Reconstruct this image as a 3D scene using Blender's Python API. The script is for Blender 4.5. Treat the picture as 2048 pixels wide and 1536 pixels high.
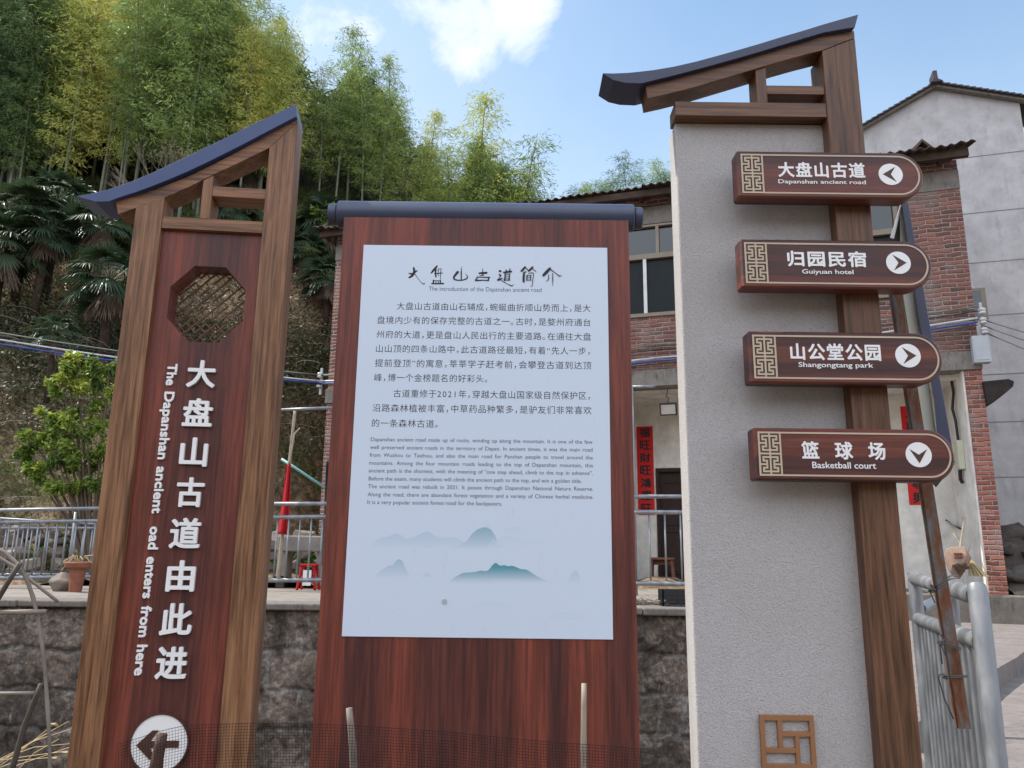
import bpy, bmesh, math, random
import numpy as np
from mathutils import Vector, Matrix
R = math.radians
sc = bpy.context.scene
for o in list(bpy.data.objects): bpy.data.objects.remove(o)
COL = sc.collection
rng = random.Random(7)

# ---------------------------------------------------------------- camera
FPX, PITCH, ROLL, EYE = 1540.0, R(12.2), R(0.70), 1.6
cam_f = Vector((0, math.cos(PITCH), math.sin(PITCH)))
_r0 = Vector((1, 0, 0)); _u0 = Vector((0, -math.sin(PITCH), math.cos(PITCH)))
cam_r = _r0 * math.cos(ROLL) + _u0 * math.sin(ROLL)
cam_u = -_r0 * math.sin(ROLL) + _u0 * math.cos(ROLL)
CAM = Vector((0, 0, EYE))
cd = bpy.data.cameras.new('camera'); cam = bpy.data.objects.new('camera', cd); COL.objects.link(cam)
cd.sensor_width = 36; cd.lens = 36 * FPX / 2048; cd.clip_start = .05; cd.clip_end = 2000
mw = Matrix.Identity(4)
for i in range(3):
    mw[i][0] = cam_r[i]; mw[i][1] = cam_u[i]; mw[i][2] = -cam_f[i]; mw[i][3] = CAM[i]
cam.matrix_world = mw
sc.camera = cam

# ---------------------------------------------------------------- sky, sun, exposure
SUN_TO = Vector((-.60, .13, .79)).normalized()
sun_el = math.asin(SUN_TO.z); sun_az = math.atan2(SUN_TO.x, SUN_TO.y)
sc.view_settings.view_transform = 'Standard'; sc.view_settings.look = 'None'
sc.view_settings.exposure = 1.0; sc.view_settings.gamma = 1
sd = bpy.data.lights.new('sun', 'SUN'); sd.energy = 3.0; sd.angle = R(1.0); sd.color = (1, .94, .84)
so = bpy.data.objects.new('sun', sd); COL.objects.link(so)
so.rotation_euler = (-SUN_TO).to_track_quat('-Z', 'Y').to_euler()

def ray(px, py):
    return (cam_f + cam_r * ((px - 1024) / FPX) + cam_u * ((768 - py) / FPX))
def at(px, py, Y):
    d = ray(px, py); return CAM + d * (Y / d.y)

w = bpy.data.worlds.new('World'); sc.world = w; w.use_nodes = True
nt = w.node_tree; nt.nodes.clear()
def N(nt, t, **kw):
    n = nt.nodes.new(t)
    for k, v in kw.items():
        if k.startswith('_'): setattr(n, k[1:], v)
        else: n.inputs[k.replace('__', ' ')].default_value = v
    return n
def L(nt, a, b): nt.links.new(a, b)
sky = N(nt, 'ShaderNodeTexSky', _sky_type='NISHITA', _sun_disc=False, _sun_elevation=sun_el, _sun_rotation=sun_az,
        _air_density=1.0, _dust_density=.9, _ozone_density=1.3, _altitude=200)
tc = N(nt, 'ShaderNodeTexCoord')
nrm = N(nt, 'ShaderNodeVectorMath', _operation='NORMALIZE'); L(nt, tc.outputs['Generated'], nrm.inputs[0])
def math_n(nt, op, a, b=None, c=None, clamp=False):
    n = nt.nodes.new('ShaderNodeMath'); n.operation = op; n.use_clamp = clamp
    for i, v in enumerate((a, b, c)):
        if v is None: continue
        if hasattr(v, 'links'): nt.links.new(v, n.inputs[i])
        else: n.inputs[i].default_value = v
    return n.outputs[0]
def maprange(nt, v, a, b, c=0, d=1, smooth=True):
    n = nt.nodes.new('ShaderNodeMapRange'); n.interpolation_type = 'SMOOTHSTEP' if smooth else 'LINEAR'
    nt.links.new(v, n.inputs[0])
    for i, x in enumerate((a, b, c, d)): n.inputs[i + 1].default_value = x
    return n.outputs[0]
def cloud_mask(px, py, r0, r1):
    d = ray(px, py).normalized()
    n = N(nt, 'ShaderNodeVectorMath', _operation='DISTANCE'); L(nt, nrm.outputs[0], n.inputs[0]); n.inputs[1].default_value = d
    return maprange(nt, n.outputs['Value'], r0, r1, 1, 0)
nz = N(nt, 'ShaderNodeTexNoise', Scale=11.0, Detail=10.0, Roughness=.66, Distortion=.3); L(nt, nrm.outputs[0], nz.inputs['Vector'])
nz2 = N(nt, 'ShaderNodeTexNoise', Scale=2.2, Detail=5.0, Roughness=.55); L(nt, nrm.outputs[0], nz2.inputs['Vector'])
mm = None
for px, py, r0, r1, am in ((1030, 25, .02, .10, 1), (930, 50, .02, .11, 1), (1040, 90, .0, .07, .9), (860, -30, .02, .14, .95), (720, -10, .02, .12, .8), (600, 15, .02, .12, .75), (560, -60, .0, .2, .7)):
    m_ = math_n(nt, 'MULTIPLY', cloud_mask(px, py, r0, r1), am); mm = m_ if mm is None else math_n(nt, 'MAXIMUM', mm, m_)
dens = math_n(nt, 'ADD', math_n(nt, 'MULTIPLY', mm, .62), nz.outputs['Fac'])
cl = maprange(nt, dens, .68, 1.22)
# thin high veil, thicker low down
sep = N(nt, 'ShaderNodeSeparateXYZ'); L(nt, nrm.outputs[0], sep.inputs[0])
low = maprange(nt, sep.outputs['Z'], .05, .66, .95, .14)
lft = maprange(nt, sep.outputs['X'], -.25, .35, .22, .0)
veil = math_n(nt, 'MULTIPLY', maprange(nt, nz2.outputs['Fac'], .3, .7, .6, 1.0), math_n(nt, 'ADD', low, lft))
cl_all = math_n(nt, 'MAXIMUM', cl, veil, clamp=True)
mix = N(nt, 'ShaderNodeMix', _data_type='RGBA')
L(nt, cl_all, mix.inputs[0]); tint = N(nt, 'ShaderNodeMix', _data_type='RGBA', _blend_type='MULTIPLY'); tint.inputs[0].default_value = 1; tint.inputs[7].default_value = (.92, 1.12, 1.10, 1); L(nt, sky.outputs[0], tint.inputs[6]); L(nt, tint.outputs[2], mix.inputs[6]); mix.inputs[7].default_value = (4.3, 4.6, 5.05, 1)
back = maprange(nt, sep.outputs['Y'], .10, -.45, 0, .92)  # unseen brighter cloud behind the viewer, added to light the sign fronts
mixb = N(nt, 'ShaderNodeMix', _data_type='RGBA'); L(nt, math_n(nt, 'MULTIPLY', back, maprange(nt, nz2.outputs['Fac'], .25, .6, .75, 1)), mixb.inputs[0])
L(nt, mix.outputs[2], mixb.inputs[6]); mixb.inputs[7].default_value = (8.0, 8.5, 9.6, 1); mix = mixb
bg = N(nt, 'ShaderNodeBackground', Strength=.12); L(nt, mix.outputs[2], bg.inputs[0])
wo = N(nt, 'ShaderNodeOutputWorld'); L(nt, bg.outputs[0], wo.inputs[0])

# ---------------------------------------------------------------- mesh helpers
class PL:
    """a vertical working plane: origin o, turned rz about Z; local x right, y away, z up"""
    def __init__(s, o, rz):
        s.o = Vector(o); s.rz = rz; s.ex = Vector((math.cos(rz), math.sin(rz), 0)); s.ey = Vector((-math.sin(rz), math.cos(rz), 0))
    def loc(s, px, py, d=0.0):
        r = ray(px, py); t = ((s.o - CAM).dot(s.ey) + d) / r.dot(s.ey); p = CAM + r * t - s.o
        return p.dot(s.ex), p.z
    def world(s, x, y, z): return s.o + s.ex * x + s.ey * y + Vector((0, 0, z))

class MB:
    def __init__(s): s.v = []; s.f = []; s.c = []
    def add(s, vs, fs, col=None):
        b = len(s.v); s.v += [tuple(p) for p in vs]; s.f += [tuple(i + b for i in f) for f in fs]
        s.c += [col if col is not None else (1, 1, 1)] * len(vs); return s
    def box(s, x0, x1, y0, y1, z0, z1, col=None):
        return s.add([(x0,y0,z0),(x1,y0,z0),(x1,y1,z0),(x0,y1,z0),(x0,y0,z1),(x1,y0,z1),(x1,y1,z1),(x0,y1,z1)],
              [(0,3,2,1),(4,5,6,7),(0,1,5,4),(1,2,6,5),(2,3,7,6),(3,0,4,7)], col)
    def prism(s, pts, y0, y1, col=None):
        """outline pts (x,z), counter-clockwise seen from -y"""
        a = sum(pts[i][0]*pts[(i+1)%len(pts)][1]-pts[(i+1)%len(pts)][0]*pts[i][1] for i in range(len(pts)))
        if a < 0: pts = pts[::-1]
        n = len(pts)
        vs = [(x, y0, z) for x, z in pts] + [(x, y1, z) for x, z in pts]
        fs = [tuple(range(n)), tuple(range(2*n-1, n-1, -1))] + [((i+1) % n, i, n+i, n+(i+1) % n) for i in range(n)]
        return s.add(vs, fs, col)
    def band(s, top, bot, y0, y1, col=None):
        """curved slab between two (x,z) polylines of equal length"""
        n = len(top)
        for i in range(n-1):
            pass
        vs = []
        for y in (y0, y1):
            vs += [(x, y, z) for x, z in top] + [(x, y, z) for x, z in bot]
        fs = []
        for i in range(n-1):
            fs += [(n+i, n+i+1, i+1, i), (2*n+i, 2*n+i+1, 3*n+i+1, 3*n+i), (i, i+1, 2*n+i+1, 2*n+i), (n+i+1, n+i, 3*n+i, 3*n+i+1)]
        fs += [(0, 2*n, 3*n, n), (n-1, 2*n-1, 4*n-1, 3*n-1)]
        return s.add(vs, fs, col)
    def tube(s, pts, r, n=8, col=None, cap=True):
        pts = [Vector(p) for p in pts]; m = len(pts)
        rs = r if isinstance(r, (list, tuple)) else [r]*m
        vs = []; fs = []; prev = None
        for i, p in enumerate(pts):
            t = (pts[min(i+1, m-1)] - pts[max(i-1, 0)]).normalized()
            if prev is None:
                a = Vector((0, 0, 1)) if abs(t.z) < .9 else Vector((1, 0, 0)); u = t.cross(a).normalized()
            else: u = (prev - t * prev.dot(t)).normalized()
            prev = u; v = t.cross(u)
            vs += [p + (u * math.cos(2*math.pi*k/n) + v * math.sin(2*math.pi*k/n)) * rs[i] for k in range(n)]
        for i in range(m-1):
            fs += [(i*n+k, i*n+(k+1) % n, (i+1)*n+(k+1) % n, (i+1)*n+k) for k in range(n)]
        if cap: fs += [tuple(range(n-1, -1, -1)), tuple((m-1)*n+k for k in range(n))]
        return s.add(vs, fs, col)
    def lathe(s, prof, c=(0,0,0), n=24, col=None):
        vs = [(c[0]+r*math.cos(2*math.pi*k/n), c[1]+r*math.sin(2*math.pi*k/n), c[2]+z) for r, z in prof for k in range(n)]
        fs = [(i*n+k, i*n+(k+1) % n, (i+1)*n+(k+1) % n, (i+1)*n+k) for i in range(len(prof)-1) for k in range(n)]
        fs += [tuple(range(n-1, -1, -1)), tuple((len(prof)-1)*n+k for k in range(n))]
        return s.add(vs, fs, col)
    def disc(s, cx, cz, rx, rz, y0, y1, n=40, col=None):
        return s.prism([(cx+rx*math.cos(2*math.pi*k/n), cz+rz*math.sin(2*math.pi*k/n)) for k in range(n)], y0, y1, col)
    def build(s, name, m, parent=None, smooth=False, bevel=0, fixn=True, seg=2):
        me = bpy.data.meshes.new(name); me.from_pydata(s.v, [], s.f)
        ca = me.color_attributes.new('Col', 'FLOAT_COLOR', 'POINT')
        ca.data.foreach_set('color', np.c_[np.array(s.c, dtype=np.float32).reshape(-1, 3), np.ones(len(s.v), np.float32)].ravel())
        if fixn:
            bm = bmesh.new(); bm.from_mesh(me); bmesh.ops.recalc_face_normals(bm, faces=bm.faces); bm.to_mesh(me); bm.free()
        me.materials.append(m)
        o = bpy.data.objects.new(name, me); COL.objects.link(o)
        if parent: o.parent = parent
        if smooth: me.polygons.foreach_set('use_smooth', [True]*len(me.polygons))
        if smooth == 'auto':
            me.set_sharp_from_angle(angle=R(40))
        if bevel:
            b = o.modifiers.new('bevel', 'BEVEL'); b.width = bevel; b.segments = seg; b.limit_method = 'ANGLE'; b.angle_limit = R(35); b.harden_normals = False
        return o
def npmesh(name, V, F, m, parent=None, col=None, smooth=False):
    """fast mesh from numpy arrays, F (n,3) or (n,4)"""
    V = np.asarray(V, np.float32); F = np.asarray(F, np.int32); k = F.shape[1]
    me = bpy.data.meshes.new(name); me.vertices.add(len(V)); me.vertices.foreach_set('co', V.ravel())
    me.loops.add(F.size); me.loops.foreach_set('vertex_index', F.ravel())
    me.polygons.add(len(F)); me.polygons.foreach_set('loop_start', np.arange(0, F.size, k, dtype=np.int32))
    me.polygons.foreach_set('loop_total', np.full(len(F), k, np.int32))
    if smooth: me.polygons.foreach_set('use_smooth', [True]*len(F))
    if col is not None:
        ca = me.color_attributes.new('Col', 'FLOAT_COLOR', 'POINT')
        c = np.asarray(col, np.float32)
        if c.ndim == 1: c = np.repeat(c[:, None], 3, 1)
        ca.data.foreach_set('color', np.c_[c, np.ones(len(c), np.float32)].ravel())
    me.update(); me.validate(); me.materials.append(m)
    o = bpy.data.objects.new(name, me); COL.objects.link(o)
    if parent: o.parent = parent
    return o
def tag(o, label=None, cat=None, group=None, kind=None):
    if label: o['label'] = label
    if cat: o['category'] = cat
    if group: o['group'] = group
    if kind: o['kind'] = kind
    return o
def empty(name, loc, rz=0):
    o = bpy.data.objects.new(name, None); COL.objects.link(o); o.location = loc; o.rotation_euler = (0, 0, rz); o.empty_display_size = .1
    return o
def copy_tree(o, parent=None):
    c = o.copy(); COL.objects.link(c); c.parent = parent
    for ch in o.children: copy_tree(ch, c)
    return c

# ---------------------------------------------------------------- materials
def newmat(name, rough=.6, spec=.5, metal=0):
    m = bpy.data.materials.new(name); m.use_nodes = True
    nt = m.node_tree; b = nt.nodes['Principled BSDF']
    b.inputs['Roughness'].default_value = rough; b.inputs['Specular IOR Level'].default_value = spec; b.inputs['Metallic'].default_value = metal
    return m, nt, b
def ramp(nt, fac, stops, interp='LINEAR'):
    n = nt.nodes.new('ShaderNodeValToRGB'); n.color_ramp.interpolation = interp
    el = n.color_ramp.elements
    while len(el) < len(stops): el.new(.5)
    for e, (p, c) in zip(el, stops):
        e.position = p; e.color = (*c, 1) if len(c) == 3 else c
    nt.links.new(fac, n.inputs[0]); return n.outputs[0]
def noise(nt, vec, scale, detail=4, rough=.55, dist=0):
    n = N(nt, 'ShaderNodeTexNoise', Scale=scale, Detail=detail, Roughness=rough, Distortion=dist)
    if vec is not None: nt.links.new(vec, n.inputs['Vector'])
    return n.outputs['Fac']
def objco(nt, scale=(1, 1, 1), rnd=0.0, loc=(0, 0, 0)):
    t = nt.nodes.new('ShaderNodeTexCoord'); mp = nt.nodes.new('ShaderNodeMapping'); mp.inputs['Scale'].default_value = scale
    mp.inputs['Location'].default_value = loc
    if rnd:
        oi = nt.nodes.new('ShaderNodeObjectInfo'); va = nt.nodes.new('ShaderNodeVectorMath'); va.operation = 'ADD'
        sm = math_n(nt, 'MULTIPLY', oi.outputs['Random'], rnd)
        nt.links.new(t.outputs['Object'], va.inputs[0]); nt.links.new(sm, va.inputs[1]); nt.links.new(va.outputs[0], mp.inputs[0])
    else: nt.links.new(t.outputs['Object'], mp.inputs[0])
    return mp.outputs[0]
def mixc(nt, fac, a, b, mode='MIX'):
    n = nt.nodes.new('ShaderNodeMix'); n.data_type = 'RGBA'; n.blend_type = mode
    for i, v in ((0, fac), (6, a), (7, b)):
        if hasattr(v, 'links'): nt.links.new(v, n.inputs[i])
        elif i == 0: n.inputs[0].default_value = v
        else: n.inputs[i].default_value = (*v, 1) if len(v) == 3 else v
    return n.outputs[2]
def bump(nt, b, h, strength=.3, dist=.01):
    n = nt.nodes.new('ShaderNodeBump'); n.inputs['Strength'].default_value = strength; n.inputs['Distance'].default_value = dist
    nt.links.new(h, n.inputs['Height']); nt.links.new(n.outputs[0], b.inputs['Normal'])
def vcol(nt):
    n = nt.nodes.new('ShaderNodeVertexColor'); n.layer_name = 'Col'; return n.outputs[0]
def plain(name, c, rough=.6, spec=.5, metal=0, var=.12, vs=6.0, grime=0.0):
    m, nt, b = newmat(name, rough, spec, metal)
    n1 = noise(nt, objco(nt), vs, 6)
    lo = tuple(x*(1-var) for x in c); hi = tuple(min(1, x*(1+var)) for x in c)
    col = ramp(nt, n1, [(.3, lo), (.7, hi)])
    if grime:
        n2 = noise(nt, objco(nt, (1, 1, .35)), vs*3, 8, .7)
        col = mixc(nt, maprange(nt, n2, .55, .75, 0, grime), col, tuple(x*.35 for x in c))
    nt.links.new(col, b.inputs['Base Color']); return m

def wood(name, axis, dark, mid, light, fine=70, bands=None, rough=.42, planks=None):
    """printed wood-grain cladding; axis = grain direction"""
    m, nt, b = newmat(name, rough, .4)
    sx = [1, 1, 1]; sx['xyz'.index(axis)] = .035
    co = objco(nt, tuple(sx), rnd=3.0)
    sw = [1, 1, 1]; sw['xyz'.index(axis)] = .10
    cw = objco(nt, tuple(sw), rnd=3.0)
    n1 = noise(nt, co, fine, 5, .6, .4)
    n2 = noise(nt, cw, fine*.22, 4, .55, 1.2)
    n3 = noise(nt, co, fine*3.2, 4, .65); n5 = noise(nt, co, fine*1.7, 2, .5, .6)
    v = math_n(nt, 'ADD', math_n(nt, 'MULTIPLY', n1, .50), math_n(nt, 'ADD', math_n(nt, 'MULTIPLY', n2, .30), math_n(nt, 'MULTIPLY', n3, .20)))
    col = ramp(nt, v, [(.385, dark), (.49, mid), (.60, light)])
    ln_ = maprange(nt, n5, .57, .68, 0, .38); col = mixc(nt, ln_, col, tuple(x*.55 for x in dark))
    if planks:
        sp = [1, 1, 1]; sp['xyz'.index(axis)] = .012
        n4 = noise(nt, objco(nt, tuple(sp), rnd=2.0), planks, 2, .5, .1)
        f = maprange(nt, n4, .44, .58, 0, 1)
        col = mixc(nt, math_n(nt, 'MULTIPLY', f, .85), mixc(nt, .62, col, (.050, .019, .019)), mixc(nt, .30, col, (.27, .062, .036)))
    nt.links.new(col, b.inputs['Base Color'])
    rr = maprange(nt, n1, .3, .7, rough-.06, rough+.1, False); nt.links.new(rr, b.inputs['Roughness'])
    bump(nt, b, n1, .10, .002)
    return m
BD, BM, BL = (.075, .034, .018), (.195, .092, .044), (.31, .155, .078)
WZ = wood('brown_wood_upright', 'z', BD, BM, BL, 85)
WX = wood('brown_wood_level', 'x', BD, BM, BL, 85)
DD, DM, DL = (.048, .023, .013), (.115, .053, .027), (.18, .087, .047)
WZ2 = wood('dark_brown_wood_upright', 'z', DD, DM, DL, 80)
WX2 = wood('dark_brown_wood_level', 'x', (.052,.025,.014), (.125,.060,.032), (.20,.100,.055), 60)
RZ = wood('red_wood_upright', 'z', (.042, .014, .013), (.115, .031, .023), (.25, .058, .033), 90, planks=8)
RX = wood('red_wood_level', 'x', (.026, .012, .010), (.072, .025, .019), (.165, .050, .030), 90, planks=10)
BLUE = plain('blue_painted_metal', (.042, .068, .175), .38, .5, 0, .10, 8)
NAVY = plain('navy_painted_metal', (.034, .042, .085), .45, .5, 0, .10, 8)
SLATE = plain('slate_blue_metal', (.042, .054, .098), .36, .5, 0, .10, 8)
WHITE = plain('white_letter', (.80, .80, .80), .4, .5, 0, .03)
def panel_mat():
    m, nt, b = newmat('white_print_panel', .32, .5)
    col = mixc(nt, maprange(nt, noise(nt, objco(nt, (1, 1, .25)), 30, 8, .75), .58, .75, 0, .30), (.60, .68, .80), (.38, .43, .52))  # blue cast of the reflected sky is put into the panel's white
    col = mixc(nt, maprange(nt, noise(nt, objco(nt, (1, 1, 1), 0, (3, 1, 2)), 70, 3, .5), .74, .80, 0, .35), col, (.30, .31, .36))
    nt.links.new(col, b.inputs['Base Color']); return m
PANEL = panel_mat()
INK = plain('black_ink', (.018, .019, .024), .5, .3, 0, .05)
INKG = plain('grey_ink', (.055, .060, .085), .5, .3, 0, .05)
CREAM = plain('cream_line', (.50, .40, .30), .5, .4, 0, .08)
FRETSHADE = plain('fret_gap_shade', (.085, .055, .030), .6, .3, 0, .1)  # dark backing colour stands for the shadow between the fret lines
ARROW = plain('arrow_brown', (.075, .030, .022), .5, .4, 0, .1)
def stucco_mat():
    m, nt, b = newmat('stucco', .9, .2)
    co = objco(nt)
    g = noise(nt, co, 210, 4, .6); big = noise(nt, co, 1.6, 5, .6); st = noise(nt, objco(nt, (1, 1, .08)), 9, 5, .6)
    col = ramp(nt, g, [(.25, (.33, .315, .31)), (.42, (.51, .488, .485)), (.7, (.59, .568, .568))])
    col = mixc(nt, maprange(nt, big, .35, .7, 0, .22), col, (.38, .345, .32))
    col = mixc(nt, maprange(nt, st, .54, .72, 0, .30), col, (.30, .27, .245))
    sp = nt.nodes.new('ShaderNodeSeparateXYZ'); L(nt, co, sp.inputs[0])
    base_d = math_n(nt, 'ADD', sp.outputs[2], math_n(nt, 'MULTIPLY', noise(nt, objco(nt, (1, 1, .4)), 6, 6, .65), .9)); col = mixc(nt, maprange(nt, base_d, 2.45, 1.55, 0, .28), col, (.30, .265, .235))
    nt.links.new(col, b.inputs['Base Color']); bump(nt, b, g, 1.0, .0085); return m
STUCCO = stucco_mat()
BRONZE = plain('bronze_paint', (.27, .125, .055), .42, .5, 0, .08)
def galv():
    m, nt, b = newmat('galvanised_steel', .42, .5, .55)
    co = objco(nt, (1, 1, .4)); n = noise(nt, co, 13, 4, .55)
    col = ramp(nt, n, [(.3, (.17, .18, .195)), (.55, (.24, .25, .268)), (.75, (.34, .35, .365))])
    col = mixc(nt, maprange(nt, noise(nt, co, 7, 8, .75), .66, .76, 0, .75), col, (.27, .14, .10))
    nt.links.new(col, b.inputs['Base Color']); nt.links.new(maprange(nt, n, .3, .7, .35, .6), b.inputs['Roughness']); bump(nt, b, n, .03, .002); return m
GALV = galv()
def rust():
    m, nt, b = newmat('rusty_steel', .75, .4, .15)
    n = noise(nt, objco(nt, (1, 1, .25)), 26, 8, .7, .4)
    col = ramp(nt, n, [(.30, (.05, .022, .014)), (.47, (.16, .060, .026)), (.56, (.13, .11, .10)), (.7, (.20, .20, .20))])
    nt.links.new(col, b.inputs['Base Color']); bump(nt, b, n, .3, .003); return m
RUST = rust()
def brick(name, c1, c2, c3, mort, sc_=1.0, yz=False):
    m, nt, b = newmat(name, .9, .2)
    t = nt.nodes.new('ShaderNodeTexCoord'); s = nt.nodes.new('ShaderNodeSeparateXYZ'); L(nt, t.outputs['Object'], s.inputs[0])
    cx = nt.nodes.new('ShaderNodeCombineXYZ'); L(nt, math_n(nt, 'ADD', s.outputs[0], s.outputs[1]), cx.inputs[0]); L(nt, s.outputs[2], cx.inputs[1])
    # wobble so that courses are uneven
    wv = N(nt, 'ShaderNodeTexNoise', Scale=6.0, Detail=5.0); L(nt, t.outputs['Object'], wv.inputs['Vector'])
    va = nt.nodes.new('ShaderNodeVectorMath'); va.operation = 'MULTIPLY_ADD'; L(nt, wv.outputs['Color'], va.inputs[0]); va.inputs[1].default_value = (.08, .055, 0); L(nt, cx.outputs[0], va.inputs[2])
    br = nt.nodes.new('ShaderNodeTexBrick'); L(nt, va.outputs[0], br.inputs['Vector'])
    br.inputs['Scale'].default_value = 1/sc_; br.inputs['Brick Width'].default_value = .235; br.inputs['Row Height'].default_value = .074
    br.inputs['Mortar Size'].default_value = .019; br.inputs['Mortar Smooth'].default_value = 1.0; br.inputs['Bias'].default_value = .0
    br.inputs['Color1'].default_value = (0, 0, 0, 1); br.inputs['Color2'].default_value = (1, 1, 1, 1); br.inputs['Mortar'].default_value = (.5, .5, .5, 1)
    g = noise(nt, t.outputs['Object'], 40, 6, .7); bigp = noise(nt, t.outputs['Object'], 1.3, 4, .6)
    v = math_n(nt, 'ADD', math_n(nt, 'MULTIPLY', br.outputs['Color'], .6), math_n(nt, 'MULTIPLY', g, .45))
    col = ramp(nt, v, [(.18, c1), (.5, c2), (.85, c3)])
    col = mixc(nt, maprange(nt, bigp, .48, .70, 0, .55), col, tuple(x*.7 for x in mort))
    mz = math_n(nt, 'ADD', br.outputs['Fac'], math_n(nt, 'MULTIPLY', math_n(nt, 'SUBTRACT', noise(nt, t.outputs['Object'], 13, 6, .65), .5), 1.5))
    mf = math_n(nt, 'MULTIPLY', maprange(nt, mz, .50, .80), maprange(nt, noise(nt, t.outputs['Object'], 3, 4), .35, .6, .55, 1))
    col = mixc(nt, mf, col, mixc(nt, g, mort, tuple(x*.6 for x in mort)))
    L(nt, col, b.inputs['Base Color'])
    h = math_n(nt, 'SUBTRACT', math_n(nt, 'MULTIPLY', g, .6), br.outputs['Fac']); bump(nt, b, h, 1.0, .018); return m
BRICK = brick('old_brick', (.10, .068, .058), (.215, .092, .072), (.30, .135, .10), (.44, .40, .37))
BRICK2 = brick('red_brick', (.17, .065, .05), (.31, .11, .08), (.40, .17, .125), (.46, .41, .38))
def concrete(name, c, stain=.5, scale=1.0, cracks=False):
    m, nt, b = newmat(name, .9, .2)
    co = objco(nt); n1 = noise(nt, co, 3*scale, 8, .65); n2 = noise(nt, objco(nt, (1, 1, .3)), 7*scale, 8, .7); n3 = noise(nt, co, 90, 3)
    col = ramp(nt, n1, [(.3, tuple(x*.78 for x in c)), (.7, tuple(min(1, x*1.15) for x in c))])
    col = mixc(nt, maprange(nt, n2, .50, .72, 0, stain), col, tuple(x*.30 for x in c))
    col = mixc(nt, .12, col, ramp(nt, n3, [(.3, (0, 0, 0)), (.7, (1, 1, 1))]), 'OVERLAY')
    L(nt, col, b.inputs['Base Color']); bump(nt, b, math_n(nt, 'ADD', n1, math_n(nt, 'MULTIPLY', n3, .15)), .35, .02); return m
CONC = concrete('terrace_concrete', (.23, .205, .18), .5)
CONC_ROAD = concrete('road_concrete', (.20, .175, .165), .55, 1.6)
CONC_BAND = concrete('weathered_beam_concrete', (.22, .20, .18), .75, 2)
RENDER = concrete('grey_render', (.47, .455, .46), .35, .7)
PLASTER = concrete('white_plaster', (.76, .73, .67), .18, 1.2)
COPING = concrete('coping_concrete', (.17, .15, .135), .9, 4)
DOORW = plain('dark_door_wood', (.032, .018, .014), .6, .3, 0, .3, 14)
STOOLW = plain('worn_stool_wood', (.16, .065, .04), .6, .3, 0, .3, 14)
RED = plain('red_paper', (.62, .02, .018), .7, .3, 0, .06)
REDC = plain('red_cloth', (.36, .016, .02), .8, .2, 0, .12)
GLASSD = plain('dark_glass', (.012, .016, .018), .04, .9, 0, .1)
GLASSL = plain('dim_tinted_glass', (.012, .017, .018), .25, .15, 0, .1)
ALU = plain('brown_aluminium', (.20, .165, .12), .4, .5, .3, .08)
ALUW = plain('pale_aluminium', (.55, .55, .54), .4, .5, .3, .06)
BLACK = plain('black_plastic', (.018, .018, .020), .45, .5, 0, .1)
CHAR = plain('charred_sheet', (.035, .028, .026), .85, .2, 0, .3, 10)
ROOFM = plain('corrugated_roof', (.085, .062, .052), .85, .2, 0, .35, 6, .5)
TILE = plain('dark_roof_tile', (.060, .055, .058), .8, .3, 0, .3, 6)
BAMB = plain('dry_bamboo', (.29, .24, .18), .6, .4, 0, .25, 9, .35)
BAMBD = plain('grey_bamboo', (.20, .165, .135), .65, .4, 0, .3, 9, .4)
STRAW = plain('straw', (.42, .32, .17), .75, .3, 0, .2, 9)
NET = plain('black_netting', (.016, .011, .011), .9, .1, 0, .1)
TEAL = plain('teal_pole', (.16, .36, .34), .5, .4, 0, .1)
IVORY = plain('ivory_plastic', (.55, .56, .42), .5, .4, 0, .08)
GREYBOX = plain('grey_box_paint', (.42, .45, .48), .5, .4, .1, .06)
TERRA = plain('terracotta', (.22, .085, .05), .8, .3, 0, .2, 10)
STONEB = plain('bench_stone', (.24, .22, .20), .85, .2, 0, .2, 5, .3)
BOARDW = plain('cream_board', (.58, .60, .52), .5, .4, 0, .05, 5, .15)
SACK = plain('paper_sack', (.30, .21, .16), .8, .2, 0, .15, 9, .3)
WIRE = plain('tie_wire', (.10, .095, .09), .4, .5, .6, .1)
CABK = plain('black_cable', (.02, .02, .022), .5)
CABW = plain('white_cable', (.55, .55, .56), .5)
CABB = plain('blue_cable', (.03, .07, .30), .5)
CABG = plain('grey_green_cable', (.14, .17, .13), .5)
LED = plain('lamp_glass', (.45, .43, .38), .25, .5)

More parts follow.
